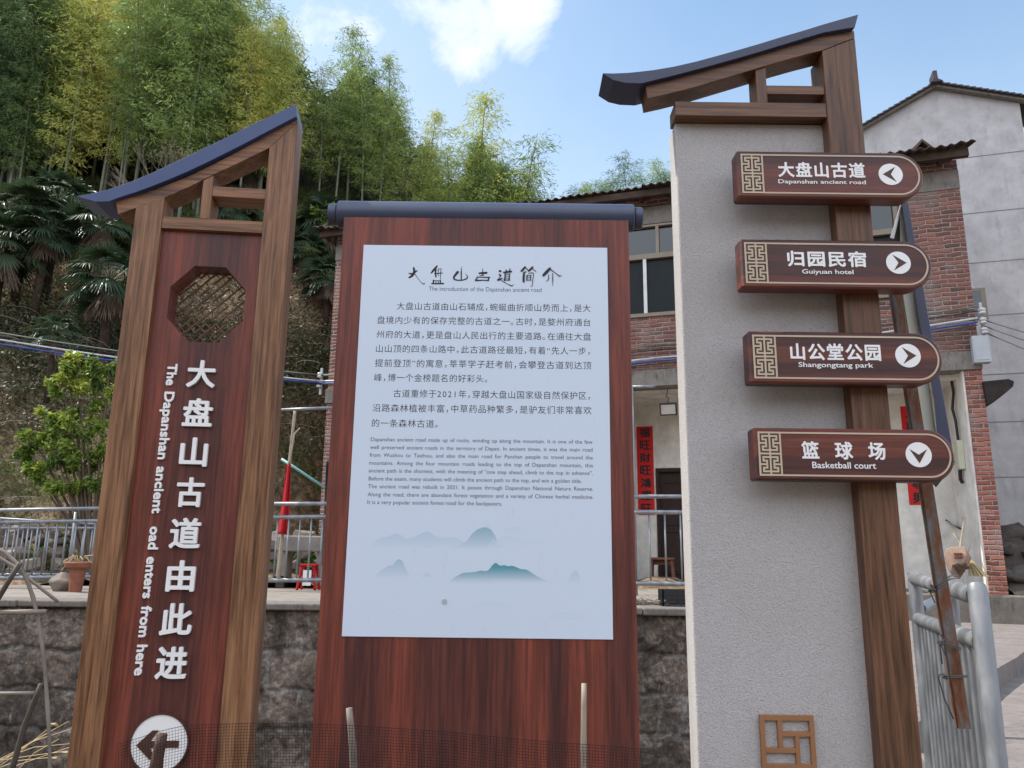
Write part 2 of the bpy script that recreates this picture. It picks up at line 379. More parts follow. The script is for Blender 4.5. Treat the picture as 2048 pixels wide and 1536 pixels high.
# ---------------------------------------------------------------- ground, terrace, road, hillside
def hill_base(x):  # y at which the slope starts, by x
    return np.interp(x, [-14, -6.5, -4.5, -2, 1, 4, 9, 20], [12.6, 12.9, 14.5, 17.6, 20.5, 24, 29, 36])
def hill_z(x, y):
    x = np.asarray(x, float); y = np.asarray(y, float)
    t = np.maximum(0, y - hill_base(x))
    z = 1.05 + np.where(t < 1.1, t*.55, .6 + (t-1.1)*1.06)
    cap = np.interp(x, [-30, -8, -2, 4, 10, 25], [21, 19, 16.5, 15, 19, 26])
    z = cap - np.log1p(np.exp((cap - z)*.8))/.8 * (1) if False else np.minimum(z, cap + (z-cap)*.12)
    z = z + .10*np.sin(x*1.9+y*.7) + .07*np.sin(x*4.3-y*2.1) + .05*np.sin(y*6.1+x*2.7)
    return z
def terrain_mat():
    m, nt, b = newmat('hillside_earth', .95, .1)
    co = objco(nt); n1 = noise(nt, co, 1.1, 8, .65, .3); n2 = noise(nt, co, 6, 8, .7); n3 = noise(nt, co, .55, 5, .6)
    col = ramp(nt, n2, [(.30, (.050, .034, .025)), (.47, (.18, .12, .082)), (.64, (.40, .30, .21))])
    col = mixc(nt, maprange(nt, n1, .47, .62, 0, .6), col, (.075, .085, .028))
    col = mixc(nt, maprange(nt, n3, .52, .68, 0, .6), col, (.23, .16, .095))
    sp = nt.nodes.new('ShaderNodeSeparateXYZ'); L(nt, co, sp.inputs[0])
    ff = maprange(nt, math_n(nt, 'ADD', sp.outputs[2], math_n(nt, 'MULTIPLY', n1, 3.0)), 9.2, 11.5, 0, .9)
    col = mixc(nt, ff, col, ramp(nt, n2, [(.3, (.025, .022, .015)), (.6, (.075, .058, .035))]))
    L(nt, col, b.inputs['Base Color']); bump(nt, b, n2, .9, .12); return m
xs = np.arange(-34, 34.1, .4); ys = np.arange(11.0, 66, .4)
GX, GY = np.meshgrid(xs, ys); GZ = hill_z(GX, GY)
GZ = np.where((GX > 3.2) & (GY < hill_base(GX)+.2), .15, GZ)
nx, ny = len(xs), len(ys)
ii = (np.arange(ny-1)[:, None]*nx + np.arange(nx-1)[None, :]).ravel()
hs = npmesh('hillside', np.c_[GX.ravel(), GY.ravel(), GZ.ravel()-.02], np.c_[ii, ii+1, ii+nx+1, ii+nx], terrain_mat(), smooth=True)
tag(hs, kind='structure')
g = MB().add([(-300, -300, -.75), (300, -300, -.75), (300, 300, -.75), (-300, 300, -.75)], [(0, 1, 2, 3)]).build('garden_ground', concrete('garden_soil', (.10, .075, .05), .5, 1.5)); tag(g, kind='structure')
TZ = 1.05; WY = 8.1
t = MB().box(-14, 3.6, WY+.02, 22, -.77, TZ).build('terrace', CONC); tag(t, kind='structure')
# road on the right: lower slab and the raised slab behind it
RLX = lambda y: 1.60 + .376*(y-2.75)
rd = MB(); RP_ = [(RLX(.2), .2), (14, .2), (14, 9), (RLX(9), 9)]
rd.add([(x, y, .50) for x, y in RP_]+[(x, y, -.77) for x, y in RP_], [(0, 1, 2, 3)]+[((i+1) % 4, i, 4+i, 4+(i+1) % 4) for i in range(4)])
rd = rd.build('lower_road', CONC_ROAD); tag(rd, kind='structure')
def rp(px, py, z):
    d = ray(px, py); t = (z-EYE)/d.z; p = CAM + d*t; return (p.x, p.y)
a = rp(1975, 1352, .66); b2 = rp(2048, 1305, .66)
dx, dy = b2[0]-a[0], b2[1]-a[1]
te_ = (a[0]-RLX(a[1]))/(dx-.376*dy); e0 = (a[0]-dx*te_, a[1]-dy*te_); e1 = (a[0]+dx*14, a[1]+dy*14)
P = [e0, e1, (14, 22), (-1 if False else 3.62, 22), (3.62, 9.2)]
rb = MB(); n = len(P)
def wob(p0, p1, k=40):
    out = []
    for i in range(k):
        f = i/k; out.append((p0[0]+(p1[0]-p0[0])*f + rng.uniform(-.02, .02), p0[1]+(p1[1]-p0[1])*f + rng.uniform(-.03, .03)))
    return out
PP = wob(e0, e1) + P[1:]
n = len(PP)
rb.add([(x, y, .66) for x, y in PP] + [(x, y, .3) for x, y in PP], [tuple(range(n))] + [((i+1) % n, i, n+i, n+(i+1) % n) for i in range(n)])
rb = rb.build('upper_road', CONC_ROAD); tag(rb, kind='structure')

# ---------------------------------------------------------------- retaining wall of dressed stone
def stone_wall(name, x0, x1, z0, z1, Y, seed, res=.022):
    r = np.random.RandomState(seed)
    X = np.arange(x0, x1+res, res); Z = np.arange(z0, z1+res, res)
    gx, gz = np.meshgrid(X, Z)
    wx = gx + .018*np.sin(gz*9+gx*2)+.012*np.sin(gx*17); wz = gz + .015*np.sin(gx*7+1)+.010*np.sin(gx*19+gz*5)
    depth = np.zeros_like(gx); tone = np.zeros_like(gx); mort = np.zeros_like(gx)
    zc = z1 + .001; k = 0
    while zc > z0-.5:
        h = r.uniform(.36, .46); zlo = zc-h
        row = (wz <= zc) & (wz > zlo)
        xc = x0 - r.uniform(0, .5)
        while xc < x1+.5:
            wd = r.choice([r.uniform(.16, .28), r.uniform(.5, .95)], p=[.3, .7])
            cell = row & (wx >= xc) & (wx < xc+wd)
            if cell.any():
                d = np.minimum(np.minimum(wx-xc, xc+wd-wx), np.minimum(zc-wz, wz-zlo))[cell]
                mwid = .028
                f = np.clip((d-mwid*.5)/.014, 0, 1)
                depth[cell] = f*(.045+r.uniform(-.02, .03)); tone[cell] = r.uniform(0, 1); mort[cell] = 1-np.clip((d-mwid*.4)/.018, 0, 1)
            xc += wd
        zc = zlo; k += 1
    rough = np.zeros_like(gx)
    for f, am in ((5, .012), (13, .008), (31, .005), (66, .004)):
        for q in range(3):
            a = r.uniform(0, 6.28); ph = r.uniform(0, 6.28)
            rough += am*np.sin((gx*math.cos(a)+gz*math.sin(a))*f*r.uniform(.7, 1.4)+ph+1.3*np.sin(gz*f*.5+gx*f*.33+ph))/1.6
    rough += r.normal(0, .0035, gx.shape)
    y = Y - depth - rough*(1-.6*mort)
    V = np.c_[gx.ravel(), y.ravel(), gz.ravel()]
    nx, nz = len(X), len(Z); q = (np.arange(nz-1)[:, None]*nx+np.arange(nx-1)[None, :]).ravel()
    return npmesh(name, V, np.c_[q, q+1, q+nx+1, q+nx], STONEM, col=np.c_[mort.ravel(), tone.ravel(), tone.ravel()*0], smooth=True)
def stone_mat():
    m, nt, b = newmat('weathered_stone', .95, .15)
    s = nt.nodes.new('ShaderNodeSeparateColor'); L(nt, vcol(nt), s.inputs[0])
    co = objco(nt); n = noise(nt, co, 19, 12, .78, .4); n2 = noise(nt, co, 3.2, 8, .7, .4); n3 = noise(nt, objco(nt, (1, 1, .22)), 6, 8, .7)
    base = ramp(nt, s.outputs[1], [(.1, (.20, .165, .14)), (.5, (.155, .13, .115)), (.9, (.26, .205, .17))])
    base = mixc(nt, .55, base, ramp(nt, n, [(.38, (.018, .015, .013)), (.50, (.15, .12, .10)), (.63, (.48, .41, .35))]))
    base = mixc(nt, math_n(nt, 'MULTIPLY', s.outputs[0], .75), base, mixc(nt, maprange(nt, n, .35, .65), (.17, .16, .15), (.44, .42, .40)))
    base = mixc(nt, maprange(nt, n2, .49, .64, 0, .75), base, mixc(nt, maprange(nt, n, .4, .7), (.028, .022, .018), (.10, .075, .055)))
    spz = nt.nodes.new('ShaderNodeSeparateXYZ'); L(nt, co, spz.inputs[0])
    base = mixc(nt, maprange(nt, noise(nt, co, 1.4, 6, .7, .5), .46, .60, 0, .6), base, (.035, .029, .024))
    base = mixc(nt, maprange(nt, n3, .60, .70, 0, .7), base, (.33, .32, .31))
    L(nt, base, b.inputs['Base Color']); bump(nt, b, n, .8, .022); return m
STONEM = stone_mat()
RW = stone_wall('retaining_wall', -7.6, 3.6, -.77, TZ-.045, WY, 3)
tag(RW, 'dark weathered stone block retaining wall below the terrace, behind the signs', 'wall')
cb = MB()
xx = -7.6
while xx < 3.6:
    wd = rng.uniform(1.2, 2.2); cb.box(xx, min(3.6, xx+wd-.006), WY-.13+rng.uniform(-.015, .015), WY+.3, TZ-.055+rng.uniform(-.012, .012), TZ+.006+rng.uniform(-.004, .004)); xx += wd
co_ = cb.build('coping', COPING, RW, bevel=.015); 

# ---------------------------------------------------------------- text
GLY = {}
def glyphs(body, off=0.0, space_word=1.0):
    key = (body, off, space_word)
    if key in GLY: return GLY[key]
    c = bpy.data.curves.new('t', 'FONT'); c.body = body; c.size = 1; c.offset = off; c.space_word = space_word; c.resolution_u = 3
    c.fill_mode = 'FRONT'
    o = bpy.data.objects.new('t', c); COL.objects.link(o)
    dg = bpy.context.evaluated_depsgraph_get(); dg.update()
    me = bpy.data.meshes.new_from_object(o.evaluated_get(dg))
    V = np.array([v.co[:2] for v in me.vertices]) if len(me.vertices) else np.zeros((0, 2))
    F = [tuple(p.vertices) for p in me.polygons]
    bpy.data.objects.remove(o); bpy.data.curves.remove(c); bpy.data.meshes.remove(me)
    GLY[key] = (V, F); return GLY[key]
def cjk_line(body, off=0.0, gap=0.0):
    """one line, each character set on its own advance, punctuation narrow"""
    V = []; F = []; x = 0; nb = 0
    for ch in body:
        if ch == ' ': x += .75; continue
        adv = {'，': .55, '。': .55, '“': .5, '”': .5}.get(ch, 1.0)
        if ch.isdigit(): adv = .58
        v, f = glyphs(ch, off)
        v = v.copy()
        if ch in '“”' and len(v): v[:, 0] += .25 - v[:, 0].mean()
        v[:, 0] += x; V.append(v); F += [tuple(i+nb for i in q) for q in f]; nb += len(v); x += adv + gap
    return np.concatenate(V), F
def lay(mb, vf, x0, x1, z0, z1, y, depth=0.0, col=None, slope=0.0, rot=False):
    """fit flat glyph mesh into a rectangle on plane y; depth>0 raises it towards the viewer (side walls added)"""
    V, F = vf
    if rot: V = np.c_[V[:, 1], -V[:, 0]]
    mn, mx = V.min(0), V.max(0)
    X = x0 + (V[:, 0]-mn[0])/(mx[0]-mn[0])*(x1-x0); Z = z0 + (V[:, 1]-mn[1])/(mx[1]-mn[1])*(z1-z0) + (X-x0)*slope
    n = len(V)
    if depth == 0:
        mb.add([(X[i], y, Z[i]) for i in range(n)], F, col); return
    vs = [(X[i], y-depth, Z[i]) for i in range(n)] + [(X[i], y, Z[i]) for i in range(n)]
    fs = list(F); cnt = {}
    for f in F:
        for i in range(len(f)):
            a, b = f[i], f[(i+1) % len(f)]; cnt[(a, b)] = 1
    for (a, b) in cnt:
        if (b, a) not in cnt: fs.append((b, a, n+a, n+b))
    mb.add(vs, fs, col)
def bold(vf, d, mbl, *a, depth=0.0, **k):
    """heavier strokes: the same outline laid several times, shifted a hair"""
    V, F = vf; x0, x1, z0, z1, y = a
    sx = (x1-x0)/np.ptp(V[:, 0]); sz = (z1-z0)/np.ptp(V[:, 1]); ex, ez = d*sx, d*sz
    for i in range(8):
        c, s_ = math.cos(i*math.pi/4+.3), math.sin(i*math.pi/4+.3)
        lay(mbl, vf, x0+ex+ex*c, x1-ex+ex*c, z0+ez+ez*s_, z1-ez+ez*s_, y-.00003*i, depth, **k)
def weld(vf):
    """merge coincident vertices so that shared edges are recognised"""
    V, F = vf; key = {}; mp = []; nv = []
    for p in V:
        k = (round(p[0], 4), round(p[1], 4))
        if k not in key: key[k] = len(nv); nv.append(p)
        mp.append(key[k])
    FF = []
    for f in F:
        q = [mp[i] for i in f]; r = [q[i] for i in range(len(q)) if q[i] != q[i-1]]
        if len(set(r)) >= 3: FF.append(tuple(r))
    return np.array(nv), FF

# ---------------------------------------------------------------- sign A: narrow entrance sign on the left
YS = 2.60; G0 = -.75
LS = PL(at(360, 1092, YS), R(6)); LS.o.z = G0
ls = empty('entrance_sign', LS.o, LS.rz)
tag(ls, 'narrow brown wooden entrance sign with octagon lattice hole, white raised characters and arrow disc', 'sign')
def pts(P, spec, d=0.0, s=1.0, ox=0, oy=0): return [P.loc(ox+x/s, oy+y/s, d) for x, y in spec]
def avgx(P, spec, d=0.0): return sum(P.loc(x, y, d)[0] for x, y in spec)/len(spec)
LT = .105   # thickness of the frame
xl0 = avgx(LS, [(261.5, 500), (196, 1027), (132, 1536)]); xl1 = avgx(LS, [(316, 500), (256.5, 1018), (198, 1530)])
xr0 = avgx(LS, [(523, 500), (478.3, 1018), (428, 1536)]); xr1 = avgx(LS, [(593, 245), (574, 500), (534, 1018), (501, 1536)])
z_ = lambda P, x, y, d=0.0: P.loc(x, y, d)[1]
Z1 = 2926/1000.
Z1 = 2.9257
rb_t = [(675,1180),(800,1140),(950,1090),(1100,1030),(1250,958),(1400,880),(1560,790),(1735,694)]
rb_b = [(690,1252),(800,1214),(950,1162),(1100,1095),(1250,1020),(1400,950),(1560,872),(1735,784)]
T_ = pts(LS, rb_t, 0, Z1); B_ = pts(LS, rb_b, 0, Z1)
def curve_z(poly, x):
    xs_ = [p[0] for p in poly]; zs_ = [p[1] for p in poly]; return float(np.interp(x, xs_, zs_))
def fit_xr(poly, x_end):
    """stretch last point to end exactly at x_end"""
    poly = list(poly); poly[-1] = (x_end, poly[-1][1]); return poly
T_ = fit_xr(T_, xr1); B_ = fit_xr(B_, xr1)
# left post (its head is cut to the underside of the rafter), right post
MB().prism([(xl0, 0), (xl1, 0), (xl1, curve_z(B_, xl1)-.0005), (xl0, curve_z(B_, xl0)-.0005)], 0, LT).build('post', WZ, ls, bevel=.0015)
rp_top = [(xr0, curve_z(B_, xr0)-.0005), (xr1, curve_z(T_, xr1)-.012)]
MB().prism([(xr0, 0), (xr1, 0), (xr1, rp_top[1][1]), (xr0, rp_top[0][1])], 0, LT).build('post', WZ, ls, bevel=.0015)
# rafter with a mitred right end
i0 = [p for p in T_ if p[0] < xr0-.005]; b0 = [p for p in B_ if p[0] < xr0-.005]
Tm = i0 + [(xr1-.002, curve_z(T_, xr1))]; Bm = b0 + [(xr0-.001, curve_z(B_, xr0))]
rf = MB(); outl = Bm + [(xr1-.001, curve_z(T_, xr1)-.011), (xr1-.001, curve_z(T_, xr1)-.001)] + Tm[::-1][1:]
rf.prism(outl, .0012, LT-.001).build('rafter', WX, ls, bevel=.0012)
# blue roof
fa_t = [(450,1150),(510,1141),(560,1130),(640,1110),(700,1090),(800,1053),(900,1010),(1000,963),(1100,915),(1200,868),(1300,820),(1400,770),(1500,720),(1620,666),(1732,612)]
fa_b = [(451,1151.5),(510,1168),(560,1182),(640,1180),(700,1160),(800,1125),(900,1088),(1000,1048),(1100,1005),(1200,958),(1300,908),(1400,858),(1500,806),(1620,745),(1736,690)]
Ta = pts(LS, fa_t, -.015, Z1); Ba = pts(LS, fa_b, -.015, Z1)
# keep roof bottom on the rafter top where they meet
Ba = [(x, max(z, (curve_z(T_, x)+.001) if x > T_[0][0] else z)) for x, z in Ba]
MB().band(Ta, Ba, -.018, LT+.022).build('roof', BLUE, ls, smooth=False, bevel=.0012)
# level beams and king strut
zb0 = z_(LS, 360, 465.5); zb1 = z_(LS, 425, 438)
zlo = (z_(LS, 320, 463.5)+z_(LS, 526, 457.5))/2; zhi = (z_(LS, 318, 441)+z_(LS, 530, 433.5))/2
MB().box(xl1+.0003, xr0-.0003, .003, LT-.003, zlo, zhi).build('beam', WX, ls, bevel=.0015)
sx0 = avgx(LS, [(403.5, 375), (399, 435)]); sx1 = avgx(LS, [(424, 372), (419.5, 434)])
MB().prism([(sx0, zhi+.0004), (sx1, zhi+.0004), (sx1, curve_z(B_, sx1)-.0004), (sx0, curve_z(B_, sx0)-.0004)], .004, LT-.004).build('strut', WZ, ls, bevel=.0012)
zu1 = (z_(LS, 424, 376)+z_(LS, 533, 372.5))/2; zu0 = (z_(LS, 424, 396.5)+z_(LS, 532, 391.5))/2
MB().box(sx1+.0003, xr0-.0003, .005, LT-.005, zu0, zu1).build('beam', WX, ls, bevel=.0012)
# red panel with an octagon hole
PD = .020; PT = .092
octp = [(340.5,577),(390,533),(452.5,531.7),(491.8,577.4),(484,642),(439,682),(373.4,684.7),(332.3,638.4)]
oc = [LS.loc(x, y, PD) for x, y in octp]
ocx = sum(p[0] for p in oc)/8; ocz = sum(p[1] for p in oc)/8
ax = (oc[3][0]+oc[4][0]-oc[0][0]-oc[7][0])/4; az_ = (oc[1][1]+oc[2][1]-oc[5][1]-oc[6][1])/4
k_ = .414
octo = [(-ax, k_*az_), (-k_*ax, az_), (k_*ax, az_), (ax, k_*az_), (ax, -k_*az_), (k_*ax, -az_), (-k_*ax, -az_), (-ax, -k_*az_)]
octo = [(ocx+x, ocz+z) for x, z in octo]
def holed_panel(x0, x1, z0, z1, hole, y0, y1):
    mb = MB(); rect = [(x0, hole[0][1]), (x0, z1), (hole[1][0], z1), (hole[2][0], z1), (x1, z1), (x1, hole[3][1]), (x1, hole[4][1]), (x1, z0), (hole[5][0], z0), (hole[6][0], z0), (x0, z0), (x0, hole[7][1])]
    n = len(hole); m = len(rect)
    vs = [(x, y, z) for y in (y0, y1) for x, z in hole+rect]; o = n+m
    H = list(range(n)); Rr = [n+i for i in range(m)]
    quads = [(H[0], Rr[0], Rr[1], Rr[2], H[1]), (H[1], Rr[2], Rr[3], H[2]), (H[2], Rr[3], Rr[4], Rr[5], H[3]), (H[3], Rr[5], Rr[6], H[4]),
             (H[4], Rr[6], Rr[7], Rr[8], H[5]), (H[5], Rr[8], Rr[9], H[6]), (H[6], Rr[9], Rr[10], Rr[11], H[7]), (H[7], Rr[11], Rr[0], H[0])]
    fs = [q for q in quads] + [tuple(i+o for i in q[::-1]) for q in quads]
    fs += [(i, (i+1) % n, (i+1) % n+o, i+o) for i in range(n)]
    fs += [(n+(i+1) % m, n+i, n+i+o, n+(i+1) % m+o) for i in range(m)]
    return mb.add(vs, fs)
holed_panel(xl1+.0003, xr0-.0003, 0.05, zlo-.0004, octo, PD, PT).build('panel', RZ, ls)
# lattice: staggered diagonal bars
lat = MB(); lr = rng.random
def inside_oct(x, z, s=1.0):
    X = abs(x-ocx)/(ax*s); Z = abs(z-ocz)/(az_*s); return X < 1 and Z < 1 and X+Z < 1.4142
def bar(p, q, w, y0, y1):
    d = Vector((q[0]-p[0], 0, q[1]-p[1])); n = Vector((-d.z, 0, d.x)).normalized()*w*.5
    pp = [(p[0]+n.x, p[1]+n.z), (p[0]-n.x, p[1]-n.z), (q[0]-n.x, q[1]-n.z), (q[0]+n.x, q[1]+n.z)]
    lat.prism(pp, y0, y1)
rl = random.Random(4); G = .0245
def rot45(u, v): return (ocx + (u-v)*.7071, ocz + (u+v)*.7071)
for a in range(-9, 10):
    run = []
    for bb in range(-9, 10):
        for (fam, ok) in (('u', (a + 2*(bb//2)) % 4 != 1 or (bb*7+a*3) % 5 == 0), ('v', (bb + a) % 3 != 0)):
            if fam == 'u': p, q = rot45(bb*G, a*G), rot45((bb+1)*G, a*G)
            else: p, q = rot45(a*G, bb*G), rot45(a*G, (bb+1)*G)
            if not ok: continue
            if inside_oct(*p, 1.02) or inside_oct(*q, 1.02):
                if inside_oct((p[0]+q[0])/2, (p[1]+q[1])/2, 1.08):
                    yo = .0 if fam == 'u' else .0007
                    bar(p, q, .0042, PT+.001+yo, PT+.012-yo)
lat.build('lattice', WX2, ls, fixn=True)
# back ring that carries the lattice
ring = MB(); n8 = 8
o2 = [(ocx+(x-ocx)*1.12, ocz+(z-ocz)*1.12) for x, z in octo]; o3 = [(ocx+(x-ocx)*.99, ocz+(z-ocz)*.99) for x, z in octo]
for i in range(8):
    j = (i+1) % 8; ring.prism([o3[i], o2[i], o2[j], o3[j]], PT+.0015, PT+.016)
ring.build('lattice_frame', RZ, ls)
# raised white characters
S4, S5 = .34180, .34247
chars = [('大', 1088, 640, 1268, 808, 4), ('盘', 1065, 862, 1250, 1035, 4), ('山', 1048, 1092, 1222, 1270, 4), ('古', 1030, 1325, 1203, 1508, 4),
         ('道', 985, 70, 1177, 258, 5), ('由', 965, 318, 1143, 510, 5), ('此', 927, 570, 1125, 765, 5), ('进', 898, 825, 1092, 1022, 5)]
cxs = []
rects = []
for ch, x0, y0, x1, y1, s in chars:
    sc_, oy = (S4, 500) if s == 4 else (S5, 1010)
    xm, ym = (x0+x1)/2*sc_, oy+(y0+y1)/2*sc_
    c = LS.loc(xm, ym, PD-.012); hw = LS.loc(x1*sc_-8*sc_, ym, PD-.012)[0]-LS.loc(x0*sc_+4*sc_, ym, PD-.012)[0]; hh = LS.loc(xm, oy+y0*sc_, PD-.012)[1]-LS.loc(xm, oy+y1*sc_-8*sc_, PD-.012)[1]
    rects.append((ch, c, hw, hh)); cxs.append(c[0])
xmid = sum(cxs)/8
for ch, c, hw, hh in rects:
    mb = MB(); bold(weld(glyphs(ch, 0)), .024, mb, (c[0]*.5+xmid*.5)-hw/2, (c[0]*.5+xmid*.5)+hw/2, c[1]-hh/2, c[1]+hh/2, PD-.0003, depth=.012)
    o = mb.build('character', WHITE, ls)
# English, turned a quarter, one letter fallen off
def en_segment(body, p0, p1):
    (xa, ya), (xb, yb) = p0, p1
    x0, za = LS.loc(xa, ya, PD-.006); x1, zb = LS.loc(xb, yb, PD-.006); return za, zb
exm = (LS.loc(347.5, 735, PD)[0] + LS.loc(281.0, 1343, PD)[0] + LS.loc(316, 1010, PD)[0])/3
chh = .0165
words = [('The', 727.5, 771), ('Dapanshan', 783.5, 919), ('ancient', 933, 1027), ('oad', 1053, 1099), ('enters', 1113.5, 1197), ('from', 1212, 1274.5), ('here', 1289.5, 1351)]
for wd_, ya, yb in words:
    mb = MB()
    V, F = weld(glyphs(wd_, 0)); 
    yc = lambda y: 347.5 + (281-347.5)*(y-735)/(1343-735)
    za = LS.loc(yc(ya), ya, PD-.006)[1]; zb = LS.loc(yc(yb), yb, PD-.006)[1]
    # keep one cap height for all words: V y-range -> x
    top, bot = .73, 0.0
    vx = exm + (V[:, 1]-.36)*(.0345/.73); mn, mx = V[:, 0].min(), V[:, 0].max()
    vz = za + (V[:, 0]-mn)/(mx-mn)*(zb-za)
    vs2 = np.c_[vx, vz]; bold((vs2, F), .0014, mb, vx.min(), vx.max(), vz.min(), vz.max(), PD-.0003, depth=.007)
    mb.build('english_word', WHITE, ls)
# arrow disc
dcx, dcz = LS.loc(318.8, 1487, PD-.01); dr = (LS.loc(375.5, 1487, PD-.01)[0]-LS.loc(262.5, 1487, PD-.01)[0])/2
dm = MB().disc(dcx, dcz, dr, dr, PD-.012, PD-.0003).build('disc', WHITE, ls, bevel=.001)
rm = MB(); n = 48
for k in range(n):
    a0, a1 = 2*math.pi*k/n, 2*math.pi*(k+1)/n
    rm.prism([(dcx+dr*1.001*math.cos(a), dcz+dr*1.001*math.sin(a)) for a in (a0, a1)] + [(dcx+dr*1.05*math.cos(a), dcz+dr*1.05*math.sin(a)) for a in (a1, a0)], PD-.015, PD-.0006)
rm.build('disc_rim', ARROW, ls)
def rel(P): return [(dcx+x*dr, dcz+z*dr) for x, z in P]
MB().prism(rel([(-.80, -.04), (-.28, .46), (-.06, .46), (-.30, .10), (.70, .10), (.70, -.14), (-.30, -.14), (-.06, -.54), (-.28, -.54)]), PD-.0150, PD-.0125).build('arrow', ARROW, ls)

# ---------------------------------------------------------------- sign B: the broad introduction board
IB = PL((0, YS, G0), 0)
ib = empty('introduction_board', (at(980, 1092, YS).x, YS, G0))
ibx = ib.location.x
class OFF:  # the same plane, x measured from the board's own origin
    def loc(s, px, py, d=0.0): x, z = IB.loc(px, py, d); return x-ibx, z
IBP = OFF()
tag(ib, 'broad dark red wooden board with a white text panel and a navy roller on top', 'sign')
bx0 = avgx(IBP, [(688.5, 441), (680, 534), (650, 1013), (621.5, 1536)]); bx1 = avgx(IBP, [(1257.3, 441), (1269.8, 1000), (1279, 1536)])
bz1 = (z_(IBP, 690, 433)+z_(IBP, 1257, 441))/2
MB().box(bx0, bx1, 0, .085, 0.0, bz1).build('board', RZ, ib, bevel=.002)
rz0 = (z_(IBP, 660, 456, .04)+z_(IBP, 1265, 461, .04))/2; rz1 = (z_(IBP, 672, 393.5, .0)+z_(IBP, 1270, 400, .0))/2
rr = (rz1-rz0)/2*.98; rcz = bz1+.004; rcz = (rz0+rz1)/2
def cyl_x(x0, x1, r, y, z, n=40, e=.004):
    prof = [(x0, r-e), (x0+e, r), (x1-e, r), (x1, r-e)]
    vs = [(x, y+rr_*math.cos(2*math.pi*k/n), z+rr_*math.sin(2*math.pi*k/n)) for x, rr_ in prof for k in range(n)]
    fs = [(i*n+k, i*n+(k+1) % n, (i+1)*n+(k+1) % n, (i+1)*n+k) for i in range(3) for k in range(n)] + [tuple(range(n)), tuple(3*n+k for k in range(n))]
    return MB().add(vs, fs)
X0, X1 = IBP.loc(671.7, 425, .0)[0], IBP.loc(1270.5, 430, .0)[0]
cyl_x(X0, X1, rr, .043, rcz).build('roller', SLATE, ib, smooth='auto')
for a, b in ((IBP.loc(653, 425, .0)[0], X0-.0004), (X1+.0004, IBP.loc(1287.5, 430, 0)[0])):
    cyl_x(a, b, rr*.80, .043, rcz).build('roller_end', SLATE, ib, smooth='auto')
px0 = avgx(IBP, [(728, 490), (684, 1272)]); px1 = avgx(IBP, [(1214, 497), (1226, 1279)])
pz1 = (z_(IBP, 728, 490)+z_(IBP, 1214, 497))/2; pz0 = (z_(IBP, 684, 1272)+z_(IBP, 1226, 1279))/2
pan = MB().box(px0, px1, -.004, -.0003, pz0, pz1).build('text_panel', PANEL, ib)
PY = -.00412
# brush-written title
tb = MB(); lvl = [0]
def stroke(P, W, s=6.0235, ox=800, oy=520, n=10):
    p = [np.array(IBP.loc(ox+x/s, oy+y/s, PY)) for x, y in P]
    u = abs(IBP.loc(ox+100/s, oy, PY)[0]-IBP.loc(ox, oy, PY)[0])/100
    if not isinstance(W, (list, tuple)): W = [W]*len(P)
    # Catmull-Rom through the points
    pts_, ws = [], []
    m = len(p)
    for i in range(m-1):
        a, b, c, d = p[max(i-1, 0)], p[i], p[i+1], p[min(i+2, m-1)]
        for k in range(n if i < m-2 else n+1):
            t = k/n; pts_.append(.5*((2*b)+(c-a)*t+(2*a-5*b+4*c-d)*t*t+(-a+3*b-3*c+d)*t**3)); ws.append((W[i]*(1-t)+W[i+1]*t)*u*.5)
    L_, R_ = [], []
    for i in range(len(pts_)):
        d = pts_[min(i+1, len(pts_)-1)]-pts_[max(i-1, 0)]; d = d/(np.linalg.norm(d)+1e-9); nn = np.array((-d[1], d[0]))
        L_.append(pts_[i]+nn*ws[i]); R_.append(pts_[i]-nn*ws[i])
    lvl[0] += 1; y = PY - .000012*lvl[0]
    vs = [(q[0], y, q[1]) for q in L_]+[(q[0], y, q[1]) for q in R_]; k = len(L_)
    tb.add(vs, [(k+i, k+i+1, i+1, i) for i in range(k-1)])
    for e, wv in ((pts_[0], ws[0]), (pts_[-1], ws[-1])):
        lvl[0] += 1; y = PY - .000012*lvl[0]
        tb.add([(e[0]+wv*math.cos(a*math.pi/6), y, e[1]+wv*math.sin(a*math.pi/6)) for a in range(12)], [tuple(range(12))])
TITLE_X = (340, 570, 880, 1130, 1420, 1690); cur = 0
